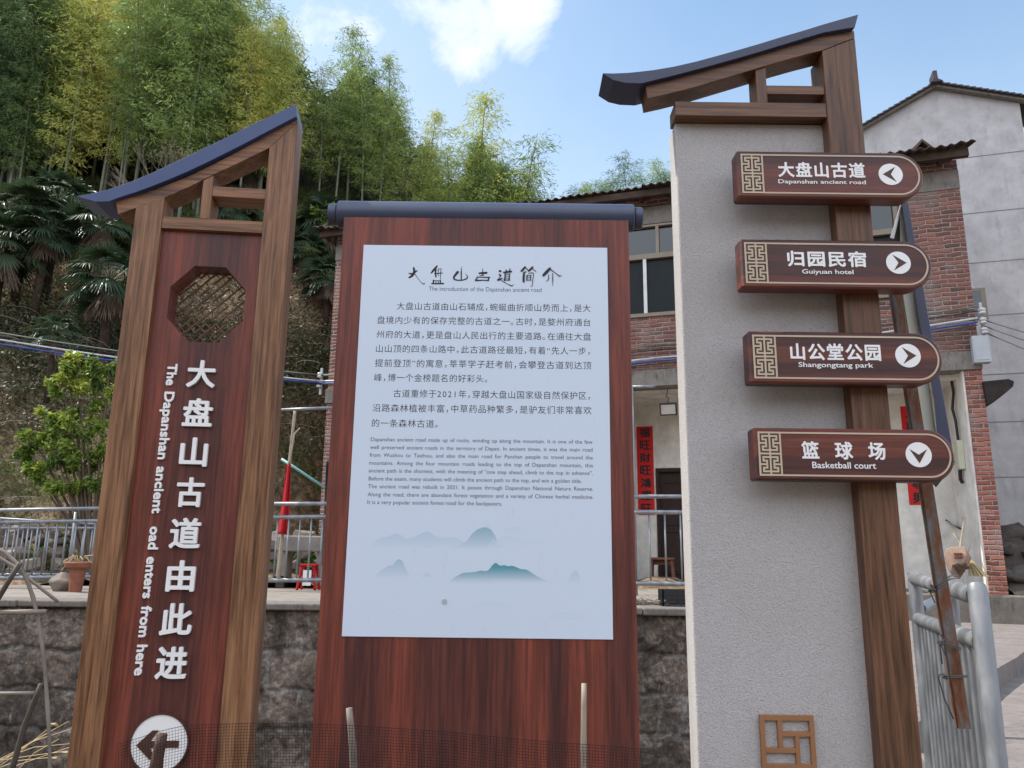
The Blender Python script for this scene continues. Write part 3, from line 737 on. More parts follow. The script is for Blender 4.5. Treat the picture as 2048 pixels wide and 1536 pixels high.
for P, W in [
    ([(110,160),(150,166),(205,130)], [14,24,16]), ([(165,95),(172,140),(150,185),(112,212)], [22,30,30,22]), ([(178,168),(225,232),(265,280),(290,288)], [9,6,8,18]), ([(290,288),(300,276)], [12,3]),
    ([(447,72),(410,118),(378,155)], [18,30,18]), ([(436,110),(428,150),(432,203)], [14,20,18]), ([(455,106),(500,106)], 7), ([(494,106),(490,170),(486,235)], [8,9,6]), ([(466,106),(460,170)], 6), ([(420,162),(512,158)], [16,11]), ([(458,128),(462,140)], 9), ([(458,178),(464,190)], 10),
    ([(405,245),(400,280)], 18), ([(434,252),(434,276)], 10), ([(462,252),(462,278)], 9), ([(487,246),(486,276)], 14), ([(398,250),(492,250)], 8), ([(382,286),(521,284)], [14,20]),
    ([(694,148),(650,208),(668,238),(740,244),(800,226),(812,200),(788,165)], [34,24,16,14,16,12,3]), ([(740,80),(738,150),(738,238)], [2,15,14]),
    ([(997,98),(997,185)], [3,16]), ([(957,160),(1042,154)], [22,26]), ([(962,190),(1010,182)], [8,10]), ([(938,202),(912,243)], [10,20]), ([(925,206),(1078,210)], [9,16]), ([(1072,213),(1062,248)], 15), ([(912,248),(1000,244),(1066,248)], [20,12,16]),
    ([(1200,134),(1212,136)], 24), ([(1198,178),(1216,186),(1194,214)], [18,16,8]), ([(1184,240),(1205,232),(1235,222)], [28,24,8]), ([(1215,245),(1290,286),(1345,314)], [9,7,14]), ([(1345,314),(1376,294)], [12,2]),
    ([(1278,122),(1288,142)], 14), ([(1326,108),(1316,136)], 12), ([(1252,150),(1338,140)], [22,24]), ([(1268,166),(1262,245)], [14,20]), ([(1322,166),(1314,243)], [12,16]), ([(1268,172),(1322,170)], 8), ([(1268,196),(1320,196)], 6), ([(1266,220),(1318,220)], 6), ([(1250,243),(1325,242)], 9),
    ([(1508,86),(1480,118),(1462,135)], [22,28,20]), ([(1515,96),(1545,124)], [8,12]), ([(1598,86),(1570,116),(1550,134)], [20,26,18]), ([(1592,98),(1642,146)], [12,4]),
    ([(1495,152),(1490,210),(1490,262)], [22,26,24]), ([(1512,140),(1516,152)], 12), ([(1545,164),(1606,160),(1600,240),(1594,310)], [7,9,8,8]), ([(1594,310),(1570,322)], [9,3]), ([(1530,186),(1528,246)], 13), ([(1576,182),(1574,246)], 11), ([(1528,190),(1576,187)], 8), ([(1530,215),(1575,214)], 6), ([(1528,243),(1576,243)], 8),
    ([(1806,102),(1770,142),(1730,184)], [26,36,30]), ([(1815,116),(1880,164),(1920,194)], [12,8,12]), ([(1918,194),(1948,190)], [14,4]), ([(1790,178),(1790,230),(1764,258)], [7,10,5]), ([(1838,162),(1840,240),(1839,316)], [8,11,3])]:
    k = sum(P[0][0] > q for q in TITLE_X)
    if k != cur: 
        if tb.v: tb.build('title_character', INK, ib, fixn=False)
        tb = MB(); cur = k
    stroke(P, W)
tb.build('title_character', INK, ib, fixn=False)
# printed text
def line_rect(px0_, px1_, yl, yr, s=2.7933, ox=680, oy=480):
    a = IBP.loc(ox+px0_/s, oy+yl/s, PY); b = IBP.loc(ox+px1_/s, oy+yr/s, PY); return a, b
ZH = [("大盘山古道由山石辅成，蜿蜒曲折顺山势而上，是大", 318, 1400, 370, 382), ("盘境内少有的保存完整的古道之一。古时，是婺州府通台", 208, 1400, 447, 462), ("州府的大道，更是盘山人民出行的主要道路。在通往大盘", 204, 1402, 528, 541),
      ("山山顶的四条山路中，此古道路径最短，有着“先人一步，", 201, 1395, 608, 620), ("提前登顶”的寓意，莘莘学子赶考前，会攀登古道到达顶", 195, 1404, 690, 700), ("峰，博一个金榜题名的好彩头。", 192, 822, 769, 775),
      ("古道重修于2021年，穿越大盘山国家级自然保护区，", 298, 1396, 860, 868), ("沿路森林植被丰富，中草药品种繁多，是驴友们非常喜欢", 182, 1406, 941, 950), ("的一条森林古道。", 178, 546, 1024, 1027)]
tm = MB(); em = abs(IBP.loc(1000, 800, PY)[1]-IBP.loc(1000, 800+48/2.7933, PY)[1])
for body, xa, xb, yl, yr in ZH:
    (x0, za), (x1, zb) = line_rect(xa, xb, yl, yr); zc = (za+zb)/2
    V, F = cjk_line(body, 0, .04)
    z0 = zc + (V[:, 1].min()-.36)*em; z1 = zc + (V[:, 1].max()-.36)*em
    tm = MB(); lay(tm, (V, F), x0, x1, z0, z1, PY); tm.build('chinese_text_line', INK, ib, fixn=False)
EN = [("Dapanshan ancient road made up of rocks, winding up along the mountain. It is one of the few", 172, 1411, 1117, 1128), ("well preserved ancient roads in the territory of Dapan. In ancient times, it was the main road", 168, 1411, 1161, 1172),
      ("from Wuzhou to Taizhou, and also the main road for Panshan people to travel around the", 166, 1412, 1203, 1217), ("mountains. Among the four mountain roads leading to the top of Dapanshan mountain, this", 163, 1413, 1248, 1260),
      ("ancient path is the shortest, with the meaning of \"one step ahead, climb to the top in advance\".", 160, 1412, 1292, 1302), ("Before the exam, many students will climb the ancient path to the top, and win a golden title.", 160, 1350, 1336, 1347),
      ("The ancient road was rebuilt in 2021. It passes through Dapanshan National Nature Reserve.", 157, 1414, 1379, 1391), ("Along the road, there are abundant forest vegetation and a variety of Chinese herbal medicine.", 154, 1415, 1423, 1437), ("It is a very popular ancient forest road for the backpacers.", 153, 906, 1468, 1473)]
te = MB(); em2 = abs(IBP.loc(1000, 900, PY)[1]-IBP.loc(1000, 900+31/2.7933, PY)[1])
ref = EN[5]; (ra, _), (rb_, _) = line_rect(*ref[1:]); vref = glyphs(ref[0], .004)[0]; kx = (rb_-ra)/(vref[:, 0].max()-vref[:, 0].min())
for body, xa, xb, yl, yr in EN:
    (x0, za), (x1, zb) = line_rect(xa, xb, yl, yr); zc = (za+zb)/2
    w1 = np.ptp(glyphs(body, .004)[0][:, 0]); w2 = np.ptp(glyphs(body, .004, 1.5)[0][:, 0])
    sw = 1 + .5*((x1-x0)/kx - w1)/(w2-w1); sw = max(.7, min(3.2, sw))
    V, F = glyphs(body, .004, sw)
    z0 = zc + (V[:, 1].min()-.28)*em2; z1 = zc + (V[:, 1].max()-.28)*em2
    te = MB(); lay(te, (V, F), x0, x1, z0, z1, PY); te.build('english_text_line', INKG, ib, fixn=False)
te = MB()
a = IBP.loc(857.5, 577.5, PY); b = IBP.loc(1083, 580.5, PY); V, F = glyphs("The introduction of the Dapanshan ancient road", .0)
em3 = abs(IBP.loc(1000, 577, PY)[1]-IBP.loc(1000, 577+12.2, PY)[1]); zc = (a[1]+b[1])/2
lay(te, (V, F), a[0], b[0], zc+(V[:, 1].min()-.30)*em3, zc+(V[:, 1].max()-.30)*em3, PY)
te.build('subtitle', INKG, ib, fixn=False)
# printed mountains fading downwards (ink fade is part of the print)
def print_mat():
    m, nt, b = newmat('mountain_print', .32, .5)
    s = nt.nodes.new('ShaderNodeSeparateColor'); L(nt, vcol(nt), s.inputs[0])
    hue = mixc(nt, s.outputs[1], (.30, .47, .60), (.085, .30, .36))
    L(nt, mixc(nt, s.outputs[0], (.60, .68, .80), hue), b.inputs['Base Color']); return m
MPR = print_mat(); mt = MB()
def mount(ridge, base, strength, hue, lv, s=3.7236, ox=690, oy=1030):
    xs_ = np.linspace(ridge[0][0], ridge[-1][0], 60); ys_ = np.interp(xs_, [p[0] for p in ridge], [p[1] for p in ridge])
    k = np.array([.25, .5, .25]); ys_[1:-1] = np.convolve(ys_, k, 'valid')
    for i in range(59):
        q = []
        for X, Yt in ((xs_[i], ys_[i]), (xs_[i+1], ys_[i+1])):
            q.append([(X, Yt + (base-Yt)*f, strength*max(0, 1-(Yt+(base-Yt)*f-min(ys_))/(base-min(ys_)+1e-6))**.8) for f in (0, .35, .7, 1)])
        for r_ in range(3):
            vs = [];
            for (X, Y, st) in (q[0][r_], q[1][r_], q[1][r_+1], q[0][r_+1]):
                x, z = IBP.loc(ox+X/s, oy+Y/s, PY); vs.append((x, PY-.00002*lv, z)); mt.c.append((st, hue, 0))
            bidx = len(mt.v); mt.v += vs; mt.f.append((bidx+3, bidx+2, bidx+1, bidx))
mount([(180,245),(225,195),(280,160),(320,165),(345,150),(385,135),(410,145),(450,178),(520,165),(570,135),(617,122),(680,160),(740,170),(810,165),(860,185),(900,205),(980,240)], 250, .42, 0, 1)
mount([(570,245),(610,220),(640,228),(675,245)], 250, .3, 0, 2)
mount([(860,225),(910,190),(945,140),(990,105),(1040,90),(1085,105),(1110,140),(1140,205),(1170,240)], 255, .8, .55, 3)
mount([(790,245),(850,222),(900,200),(970,200),(1040,205),(1090,235)], 252, .45, .2, 4)
mount([(1050,235),(1080,200),(1110,175),(1140,205),(1200,245)], 252, .35, .2, 5)
mount([(1130,180),(1165,165),(1210,150),(1270,175),(1330,195),(1400,185),(1470,192),(1530,212)], 222, .16, 0, 6)
mount([(1180,110),(1215,97),(1270,85),(1310,98),(1370,118)], 128, .16, 0, 7)
mount([(220,458),(270,410),(335,372),(350,380),(380,340),(405,328),(428,342),(450,400),(485,458)], 468, .62, .25, 8)
mount([(570,460),(590,440),(612,433),(640,450),(652,465)], 470, .35, 0, 9)
mount([(780,490),(830,455),(880,430),(920,428),(970,425),(1010,412),(1055,420),(1080,400),(1105,362),(1125,350),(1145,375),(1165,380),(1185,368),(1215,385),(1240,375),(1270,385),(1310,404),(1350,404),(1420,450),(1510,496)], 502, 1.25, .95, 10)
mount([(1655,500),(1685,440),(1715,412),(1738,430),(1760,505)], 515, .4, .1, 11)
mount([(950,665),(1000,650),(1080,638),(1130,655),(1220,660)], 690, .12, 0, 12)
mount([(1520,755),(1580,735),(1650,720),(1720,738),(1800,748)], 768, .12, 0, 13)
mt.build('mountain_print', MPR, ib, fixn=False)
kx_, kz_ = IBP.loc(889, 1203, PY); MB().disc(kx_, kz_, .0085, .0085, PY-.002, PY+.0003).build('screw_cap', GREYBOX, ib)

# ---------------------------------------------------------------- sign C: the tall signpost with four arrow boards
RS = PL((at(1560, 1092, YS).x, YS, G0), 0)
rs = empty('direction_signpost', RS.o)
tag(rs, 'tall grey stucco signpost with curved navy roof and four brown arrow boards', 'sign')
Z3, O3 = 2.3594, 1180
def q3(spec, d=0.0): return [RS.loc(O3+x/Z3, y/Z3, d) for x, y in spec]
ST = .055  # stucco stands this far behind the post front
sx0 = avgx(RS, [(1349.5, 254), (1357, 525), (1378.6, 1000), (1395, 1428)], ST)
pxl = avgx(RS, [(1646, 108), (1652.6, 203.5), (1727, 1097), (1760, 1440)]); pxr = avgx(RS, [(1709.7, 63.6), (1745.8, 474.7), (1795.6, 1000), (1846, 1536)])
pxl = avgx(RS, [(1652.6, 203.5), (1727, 1097)])
# rafter
ra_t = q3([(262,405),(350,384),(430,364),(500,345),(600,318),(700,290),(800,261),(900,230),(1000,200),(1100,170),(1250,146)])
ra_b = q3([(272,465),(350,448),(430,428),(500,410),(600,380),(700,350),(800,320),(900,290),(1000,262),(1100,250),(1250,200)])
ra_t = fit_xr(ra_t, pxr); ra_b = fit_xr(ra_b, pxr)
ra_b[-2] = (ra_b[-2][0], ra_t[-2][1]-.062); ra_b[-1] = (pxr, ra_t[-1][1]-.05)
RT = .10
out = [p for p in ra_b if p[0] < pxl-.01] + [(pxl-.001, curve_z(ra_b, pxl)), (pxr-.001, ra_t[-1][1]-.030), (pxr-.001, ra_t[-1][1])] + [p for p in ra_t[::-1] if p[0] < pxr-.01]
MB().prism(out, -.001, RT).build('rafter', WX2, rs, bevel=.0012)
MB().prism([(pxl, 0), (pxr, 0), (pxr, ra_t[-1][1]-.0315), (pxl, curve_z(ra_b, pxl)-.0015)], 0, .12).build('post', WZ2, rs, bevel=.002)
RF = -.022
ro_t = q3([(60,345),(110,346),(180,343),(240,337),(300,330),(400,313),(500,290),(600,263),(700,235),(800,206),(900,175),(1000,146),(1100,115),(1180,92),(1266,68)], RF)
ro_b = q3([(61,347),(110,378),(165,391),(240,394),(300,392),(400,372),(500,346),(600,318),(700,290),(800,261),(900,230),(1000,200),(1100,172),(1180,152),(1252,147)], RF)
ro_b = [(x, max(z, (curve_z(ra_t, x)+.0012) if x > ra_t[0][0] else z)) for x, z in ro_b]
MB().band(ro_t, ro_b, RF, .125).build('roof', NAVY, rs, bevel=.0012)
# level beam, upper beam, strut
cz1 = (RS.loc(O3+405/Z3, 480/Z3)[1]+RS.loc(O3+1115/Z3, 480/Z3)[1])/2; cz0 = (RS.loc(O3+405/Z3, 545/Z3)[1]+RS.loc(O3+1118/Z3, 546/Z3)[1])/2
cx0 = RS.loc(O3+404/Z3, 510/Z3)[0]
MB().box(cx0, pxl-.0004, .004, .004+.10, cz0, cz1).build('beam', WX2, rs, bevel=.0015)
ux0 = RS.loc(O3+790/Z3, 430/Z3)[0]; ux1 = RS.loc(O3+838/Z3, 430/Z3)[0]
MB().prism([(ux0, cz1+.0004), (ux1, cz1+.0004), (ux1, curve_z(ra_b, ux1)-.0004), (ux0, curve_z(ra_b, ux0)-.0004)], .006, .095).build('strut', WZ2, rs, bevel=.0012)
uz1 = RS.loc(O3+960/Z3, 399/Z3)[1]; uz0 = RS.loc(O3+960/Z3, 439/Z3)[1]
MB().box(ux1+.0003, pxl-.0004, .007, .094, uz0, uz1).build('beam', WX2, rs, bevel=.0012)
# stucco slab
sz1 = cz0-.0005
MB().prism([(sx0, 0), (pxr-.02, 0), (pxr-.02, sz1), (sx0, sz1)], ST, ST+.11).build('stucco_slab', STUCCO, rs, bevel=.006)
# arrow boards
FRET = ["1111111", "1000001", "1011111", "1010001", "1011101", "1000101", "1111101", "1000101", "1011101", "1010001", "1011111", "1000001"]
FRET = [r + r[-2::-1] for r in FRET]; FRET = FRET + FRET + ["1"*13]
BT = .068
def arrow_board(tl, bl, rx, zh, zrect, en, erect, disc, ang, label):
    d = -BT
    xl = (RS.loc(*tl, d)[0]+RS.loc(*bl, d)[0])/2; zt = RS.loc((tl[0]+rx)/2, tl[1]+.0122*(rx-tl[0])/2*.6, d)[1]; zb = RS.loc((bl[0]+rx)/2, bl[1]+.0122*(rx-bl[0])/2*.6, d)[1]
    xr = RS.loc(rx, (tl[1]+bl[1])/2, d)[0]; r = (zt-zb)/2; zc = (zt+zb)/2
    def outline(i):
        rr_ = r-i; n = 22
        return [(xl+i, zb+i)] + [(xr-r+rr_*math.sin(math.pi*k/n), zc-rr_*math.cos(math.pi*k/n)) for k in range(n+1)] + [(xl+i, zt-i)]
    b = MB().prism(outline(0), -BT, -.0006).build('arrow_board', RX, rs, bevel=.006, seg=1); b['label'] = label
    y = -BT-.0002
    # border line
    bi = r*.155; bw = r*.065
    O, I = outline(bi), outline(bi+bw); n = len(O); bm_ = MB()
    for i in range(n): bm_.prism([O[i], O[(i+1) % n], I[(i+1) % n], I[i]], y-.0014, y)
    bm_.build('border_line', CREAM, b)
    # key-fret block
    f0x = xl+bi; ch = (2*r-2*bi)/25; cw = ch
    fb = MB().box(f0x+.0002, f0x+13*cw, y-.0006, y-.0001, zb+bi+.0002, zt-bi-.0002).build('fret_ground', FRETSHADE, b)
    fm = MB()
    for j, row in enumerate(FRET):
        k = 0
        while k < 13:
            if row[k] == '1':
                e = k
                while e < 13 and row[e] == '1': e += 1
                fm.box(f0x+k*cw, f0x+e*cw, y-.0024, y-.0016, zt-bi-(j+1)*ch-.00003, zt-bi-j*ch+.00003); k = e
            else: k += 1
    fm.build('fret_pattern', CREAM, b)
    def rect(q):
        x0, y0, x1, y1 = q; xm = (x0+x1)/2; ym = (y0+y1)/2
        return RS.loc(x0, ym, d)[0], RS.loc(x1, ym, d)[0], RS.loc(xm, y1, d)[1], RS.loc(xm, y0, d)[1]
    Vz, Fz = cjk_line(zh, 0, .0); X0, X1, Z0, Z1 = rect(zrect); mn, mx = Vz.min(0), Vz.max(0); pen = 0
    for ch in zh:
        if ch == ' ': pen += .75; continue
        v, f = glyphs(ch); v = v.copy(); v[:, 0] += pen; pen += 1.0
        fx = lambda q: X0+(q-mn[0])/(mx[0]-mn[0])*(X1-X0)
        fz_ = lambda q: Z0+(q-mn[1])/(mx[1]-mn[1])*(Z1-Z0)
        m1 = MB(); bold(weld((v, f)), .026, m1, fx(v[:, 0].min()), fx(v[:, 0].max()), fz_(v[:, 1].min()), fz_(v[:, 1].max()), y, depth=.0015); m1.build('character', WHITE, b)
    m2 = MB(); bold(weld(glyphs(en, 0)), .009, m2, *rect(erect), y, depth=.0015); m2.build('english_text', WHITE, b)
    cx, cz = RS.loc(disc[0], disc[1], d); dr_ = RS.loc(disc[0]+disc[2], disc[1], d)[0]-cx
    MB().disc(cx, cz, dr_, dr_*.96, y-.0015, y).build('disc', WHITE, b)
    A = [(-.66, 0), (.43, .68), (0, 0), (.43, -.68)]; ca, sa = math.cos(ang), math.sin(ang)
    MB().prism([(cx+dr_*(x*ca-z*sa), cz+dr_*(x*sa+z*ca)) for x, z in A], y-.0022, y-.0017).build('arrow', ARROW, b)
s8 = 4.8762
f8 = lambda a: (1440+a[0]/s8, 290+a[1]/s8, 1440+a[2]/s8, 290+a[3]/s8)
s6 = 2.56
f6 = lambda a: (1250+a[0]/s6, 520+a[1]/s6, 1250+a[2]/s6, 520+a[3]/s6)
arrow_board((1471.8,301.9), (1478,394.6), 1847, "大盘山古道", f8((565,170,1412,320)), "Dapanshan ancient road", f8((568,342,1420,392)), (1781,349,24), 0, 'topmost arrow board, five characters, arrow pointing left')
arrow_board((1479,478.3), (1485,575), 1864, "归园民宿".replace('', ' ').strip().replace(' ', ''), f8((655,1035,1425,1190)), "Guiyuan hotel", f8((800,1215,1300,1272)), (1796.5,525.7,24.5), math.pi, 'second arrow board from the top, arrow pointing right')
arrow_board((1494,662.6), (1502,766), 1886, "山公堂公园", f6((845,428,1308,515)), "Shangongtang park", f6((888,525,1270,558)), (1815.6,711.4,25.3), math.pi, 'third arrow board from the top, arrow pointing right')
arrow_board((1506,856), (1511.7,960.6), 1910, "篮 球 场", f6((903,930,1332,1022)), "Basketball court", f6((958,1035,1284,1068)), (1837,909.5,26), math.pi/2, 'lowest arrow board, arrow pointing down')
# small bronze lattice at the foot of the stucco
s7 = 2.5664
lo = lambda x, y: RS.loc(1250+x/s7, 1000+y/s7, ST-.012)
lx0 = (lo(690, 1105)[0]+lo(705, 1376)[0])/2; lx1 = (lo(968, 1105)[0]+lo(985, 1376)[0])/2; lz1 = lo(830, 1105)[1]; U = (lx1-lx0)/278.
fz = lambda y: lz1-(y-1105)*U*.985
lb = MB(); Y0, Y1 = ST-.014, ST-.0004
def lbar(x0, y0, x1, y1, k=0): lb.box(lx0+(x0-690)*U, lx0+(x1-690)*U, Y0+k*.0005, Y1, fz(y1), fz(y0))
H = 1105+24+3*(1345-1208+55)+24
lbar(690, 1105, 714, 1900); lbar(944, 1105, 968, 1900); lbar(714.2, 1105, 943.8, 1131)
yo = 0
for rep in range(3):
    o = rep*237
    lbar(780, 1131.2+o, 803, 1264.8+o); lbar(803.2, 1185+o, 943.8, 1208+o); lbar(866, 1208.2+o, 888, 1341.8+o); lbar(714.2, 1265+o, 865.8, 1288+o); lbar(714.2, 1342+o, 943.8, 1368+o)
lb.build('lattice_ornament', BRONZE, rs, bevel=.0008)

def rock(r, seed, n=2):
    """angular stone: hull of scattered points, edges knocked off"""
    q = random.Random(seed); bm = bmesh.new()
    for k in range(14 if n == 1 else 26):
        v = Vector((q.gauss(0, 1), q.gauss(0, 1), q.gauss(0, 1))).normalized()*q.uniform(.82, 1.08); bm.verts.new((v.x*r[0], v.y*r[1], v.z*r[2]))
    h = bmesh.ops.convex_hull(bm, input=bm.verts)
    bmesh.ops.delete(bm, geom=list({e for e in h['geom_interior']+h['geom_unused'] if isinstance(e, bmesh.types.BMVert)}), context='VERTS')
    if n > 1: bmesh.ops.bevel(bm, geom=list(bm.edges), offset=min(r)*.10, segments=1, affect='EDGES')
    bm.verts.index_update()
    vs = [tuple(v.co) for v in bm.verts]; fs = [tuple(v.index for v in f.verts) for f in bm.faces]; bm.free(); return vs, fs

# ---------------------------------------------------------------- brick house
pH = at(1345, 1140, 13.2)
HP = PL((pH.x, pH.y, TZ), R(-18))
bh = empty('brick_house', HP.o, HP.rz)
tag(bh, 'old two-storey red brick house with corrugated roof and white porch wall', 'house')
hx = lambda px, py, d=0: HP.loc(px, py, d)[0]
hz = lambda px, py, d=0: HP.loc(px, py, d)[1]
L0 = avgx(HP, [(675, 498), (653.6, 768), (645.6, 944)]); R1 = avgx(HP, [(1911, 312), (1950, 634), (1965, 748), (2014, 1166)])
zbb = (hz(1310, 777)+hz(1900, 738))/2; zbt = (hz(1310, 745)+hz(1900, 700))/2
zw0 = hz(1310, 633); zw1 = hz(1310, 449); zl1 = hz(1310, 413); ze = hz(1310, 397)
DH = 6.0
PX0 = hx(1235, 900)       # left edge of the open porch
pier_l = avgx(HP, [(1931, 748), (1975, 1166)])
win = [(hx(1150, 540), hx(1420, 540)), (hx(1640, 520), hx(1800, 480))]
# brick walls of the upper floor, with real window openings
wb = MB()
def wall_with_holes(mb, x0, x1, z0, z1, holes, y0, y1):
    xs_ = x0
    for a, b, c, d in sorted(holes):
        mb.box(xs_, a, y0, y1, z0, z1); mb.box(a, b, y0, y1, z0, c); mb.box(a, b, y0, y1, d, z1); xs_ = b
    mb.box(xs_, x1, y0, y1, z0, z1)
wall_with_holes(wb, L0, R1, zbt, zw1+.02, [(a, b, zw0, zw1) for a, b in win], 0, .24)
wb.box(L0, PX0, .001, .24, 0, zbb)               # ground floor left of the porch
wb.box(L0+.001, L0+.24, .24, DH, 0, zl1)             # left end
wb.box(R1-.24, R1-.001, .24, DH, zbt, zl1)
wb.build('wall', BRICK, bh)
MB().box(L0+.24, R1-.24, DH-.2, DH, 0, zl1).build('rear_wall', BRICK, bh)
MB().box(L0+.241, R1-.241, .241, DH-.201, zbt-.1, zbt).build('floor_slab', CONC_BAND, bh)
# brick pier closing the porch on the right, its inner face plastered
MB().box(pier_l, R1, -.012, .36, -.5, zbb-.003).build('brick_pier', BRICK2, bh)
MB().box(pier_l-.03, pier_l-.002, .02, 1.5, 0.02, zbb-.003).build('side_wall', PLASTER, bh)
MB().box(pier_l, R1-.002, .362, 1.6, -.5, zbb-.003).build('wing_wall', BRICK2, bh)
# beam and lintel bands
MB().box(L0-.02, R1+.01, -.05, .26, zbb, zbt-.001).build('beam', CONC_BAND, bh, bevel=.01)
MB().box(L0-.01, R1+.005, -.015, .25, zw1+.021, zl1).build('lintel', CONC_BAND, bh)
MB().box(L0, R1, .001, .24, zl1+.001, ze+.02).build('wall_top', BRICK, bh)
# porch
BWY = 1.5
dx0 = hx(1313, 1000, BWY); dx1 = dx0 + 1.05; dz1 = hz(1345, 936, BWY)
pw = MB(); wall_with_holes(pw, PX0-.2, pier_l-.03, 0, zbb, [(dx0, dx1, -.0, dz1)], BWY, BWY+.2)
pw.build('porch_wall', PLASTER, bh)
MB().box(PX0-.2, pier_l, .27, BWY-.001, zbb-.05, zbb-.004).build('porch_ceiling', PLASTER, bh)
MB().box(L0-.1, R1+.15, -.35, DH, -.75, -.002).build('foundation', concrete('foundation_stone', (.17, .15, .13), .7, 2), bh, bevel=.02)
# door
dm = MB().box(dx0+.05, dx1-.05, BWY+.06, BWY+.10, .02, dz1-.06).build('door', DOORW, bh)
df = MB().box(dx0-.0, dx0+.06, BWY-.02, BWY+.12, 0, dz1).box(dx1-.06, dx1, BWY-.02, BWY+.12, 0, dz1).box(dx0+.0605, dx1-.0605, BWY-.02, BWY+.12, dz1-.07, dz1).build('door_frame', DOORW, dm, bevel=.004)
dp = MB()
for k in range(2):
    xa = dx0+.10+k*(dx1-dx0-.2)/2
    for za, zb in ((.15, .95), (1.05, dz1-.25)):
        w_ = (dx1-dx0-.2)/2-.05
        for q in ((xa, xa+.03, za, zb), (xa+w_-.03, xa+w_, za, zb), (xa+.03, xa+w_-.03, za, za+.03), (xa+.03, xa+w_-.03, zb-.03, zb)): dp.box(q[0], q[1], BWY+.045, BWY+.0605, q[2], q[3])
dp.build('door_moulding', DOORW, dm, bevel=.004)
# windows
for (a, b) in win:
    zt = hz(1310, 512)
    f = MB(); fw = .07
    f.box(a, a+fw, -.03, .10, zw0, zw1).box(b-fw, b, -.03, .10, zw0, zw1).box(a+fw, b-fw, -.03, .10, zw0, zw0+fw).box(a+fw, b-fw, -.03, .10, zw1-fw*.6, zw1).box(a+fw, b-fw, -.032, .10, zt-.05, zt+.05)
    k = max(1, round((b-a)/1.1))
    for i in range(1, k+1):
        x = a+(b-a)*i/(k+1)-.12; f.box(x, x+.06, -.028, .10, zt+.05, zw1-fw*.6)
    fo = f.build('window', ALU, bh, bevel=.004)
    m = MB()
    for i in range(k+1):
        x = hx(1290.5, 570)+(i-1)*1.2 if a < hx(1290, 570) < b else a+.5+i*.9
        if a+.1 < x < b-.1: m.box(x-.03, x+.03, -.026, .06, zw0+fw, zt-.05)
    if m.v: m.build('mullion', ALUW, fo)
    MB().box(a+.02, b-.02, .045, .05, zt+.001, zw1-.02).build('pane', GLASSD, fo); MB().box(a+.02, b-.02, .045, .05, zw0+.02, zt-.001).build('pane', GLASSL, fo)
MB().box(L0+.3, R1-.3, 1.2, 1.25, zbt+.01, zl1-.01).build('inner_wall', plain('dim_interior', (.06, .055, .05), .9), bh)
# corrugated roof: wavy sheet rising to the back, ragged front edge
wx = np.arange(L0-.28, R1+.20, .035); V = []; F = []
rv = np.random.RandomState(5)
yb = np.array([-.42, 0, 1.0, 2.5, DH+.3]); zo = ze+.07
rag = {}
for x in wx:
    sh = int((x-L0)//.72); rag.setdefault(sh, (rv.uniform(-.14, .05), rv.uniform(-.02, .05)))
    for j, y in enumerate(yb):
        yy = y + (rag[sh][0] if j == 0 else 0); V.append((x, yy, zo + rag[sh][1] + .30*(yy+.4) + .022*math.sin(2*math.pi*x/.15)))
nb = len(yb)
for th in (0, -.012): pass
V = np.array(V); n0 = len(V); V2 = V.copy(); V2[:, 2] -= .014
F = []
for i in range(len(wx)-1):
    for j in range(nb-1):
        a = i*nb+j; F.append((a, a+nb, a+nb+1, a+1)); F.append((n0+a, n0+a+1, n0+a+nb+1, n0+a+nb))
    a = i*nb; F.append((a, n0+a, n0+a+nb, a+nb))
rfo = npmesh('roof', np.concatenate([V, V2]), F, ROOFM, bh)
MB().box(L0-.2, R1+.1, -.36, -.27, ze-.10, ze+.02).build('eave_board', plain('dark_eave_timber', (.06, .04, .03), .85, .2, 0, .3), bh)
rt = MB()
x = L0-.2
while x < R1+.2: rt.box(x, x+.06, -.269, .0, ze-.05, ze+.03); x += .55
rt.build('rafters', plain('old_rafter_timber', (.07, .048, .035), .85, .2, 0, .3), bh)
# ridge scrap above the roof at the right
sx_ = hx(1845, 300, .3); sz_ = hz(1845, 297, .3)
MB().prism([(sx_-.22, sz_-.05), (sx_, sz_+.16), (sx_+.16, sz_-.02), (sx_+.12, sz_-.03), (sx_, sz_+.11), (sx_-.16, sz_-.07)], .25, .7).build('ridge_piece', ROOFM, rfo)

# things hung on or standing by the house
def on_house(name, label, cat, px, py, d, group=None):
    x, z = HP.loc(px, py, d); o = empty(name, HP.world(x, d, z), HP.rz); tag(o, label, cat, group); return o, x, z
def couplet(pxc, pyt, pyb, w, text, label, d):
    x, zt = HP.loc(pxc, pyt, d); zb = HP.loc(pxc, pyb, d)[1]
    o = empty('spring_couplet', HP.world(x, d, zb), HP.rz); tag(o, label, 'couplet', 'red paper couplets on the porch wall')
    h = zt-zb; MB().box(-w/2, w/2, -.006, -.001, 0, h).build('paper', RED, o)
    mb = MB(); n = len(text); c = h/n
    for i, ch in enumerate(text):
        bold(weld(glyphs(ch, 0)), .03, mb, -w*.33, w*.33, h-(i+1)*c+c*.12, h-i*c-c*.12, -.0075, depth=0)
    mb.build('characters', INK, o, fixn=False)
wc = HP.loc(1305, 940, BWY)[0]-HP.loc(1272, 940, BWY)[0]
couplet(1289, 853, 1030, wc, '福旺財旺鴻運旺', 'red paper couplet with black brush characters left of the dark door', BWY)
couplet(1822, 812, 1010, wc*1.12, '人興業興萬事興', 'red paper couplet half hidden behind the signpost arrow boards', BWY)
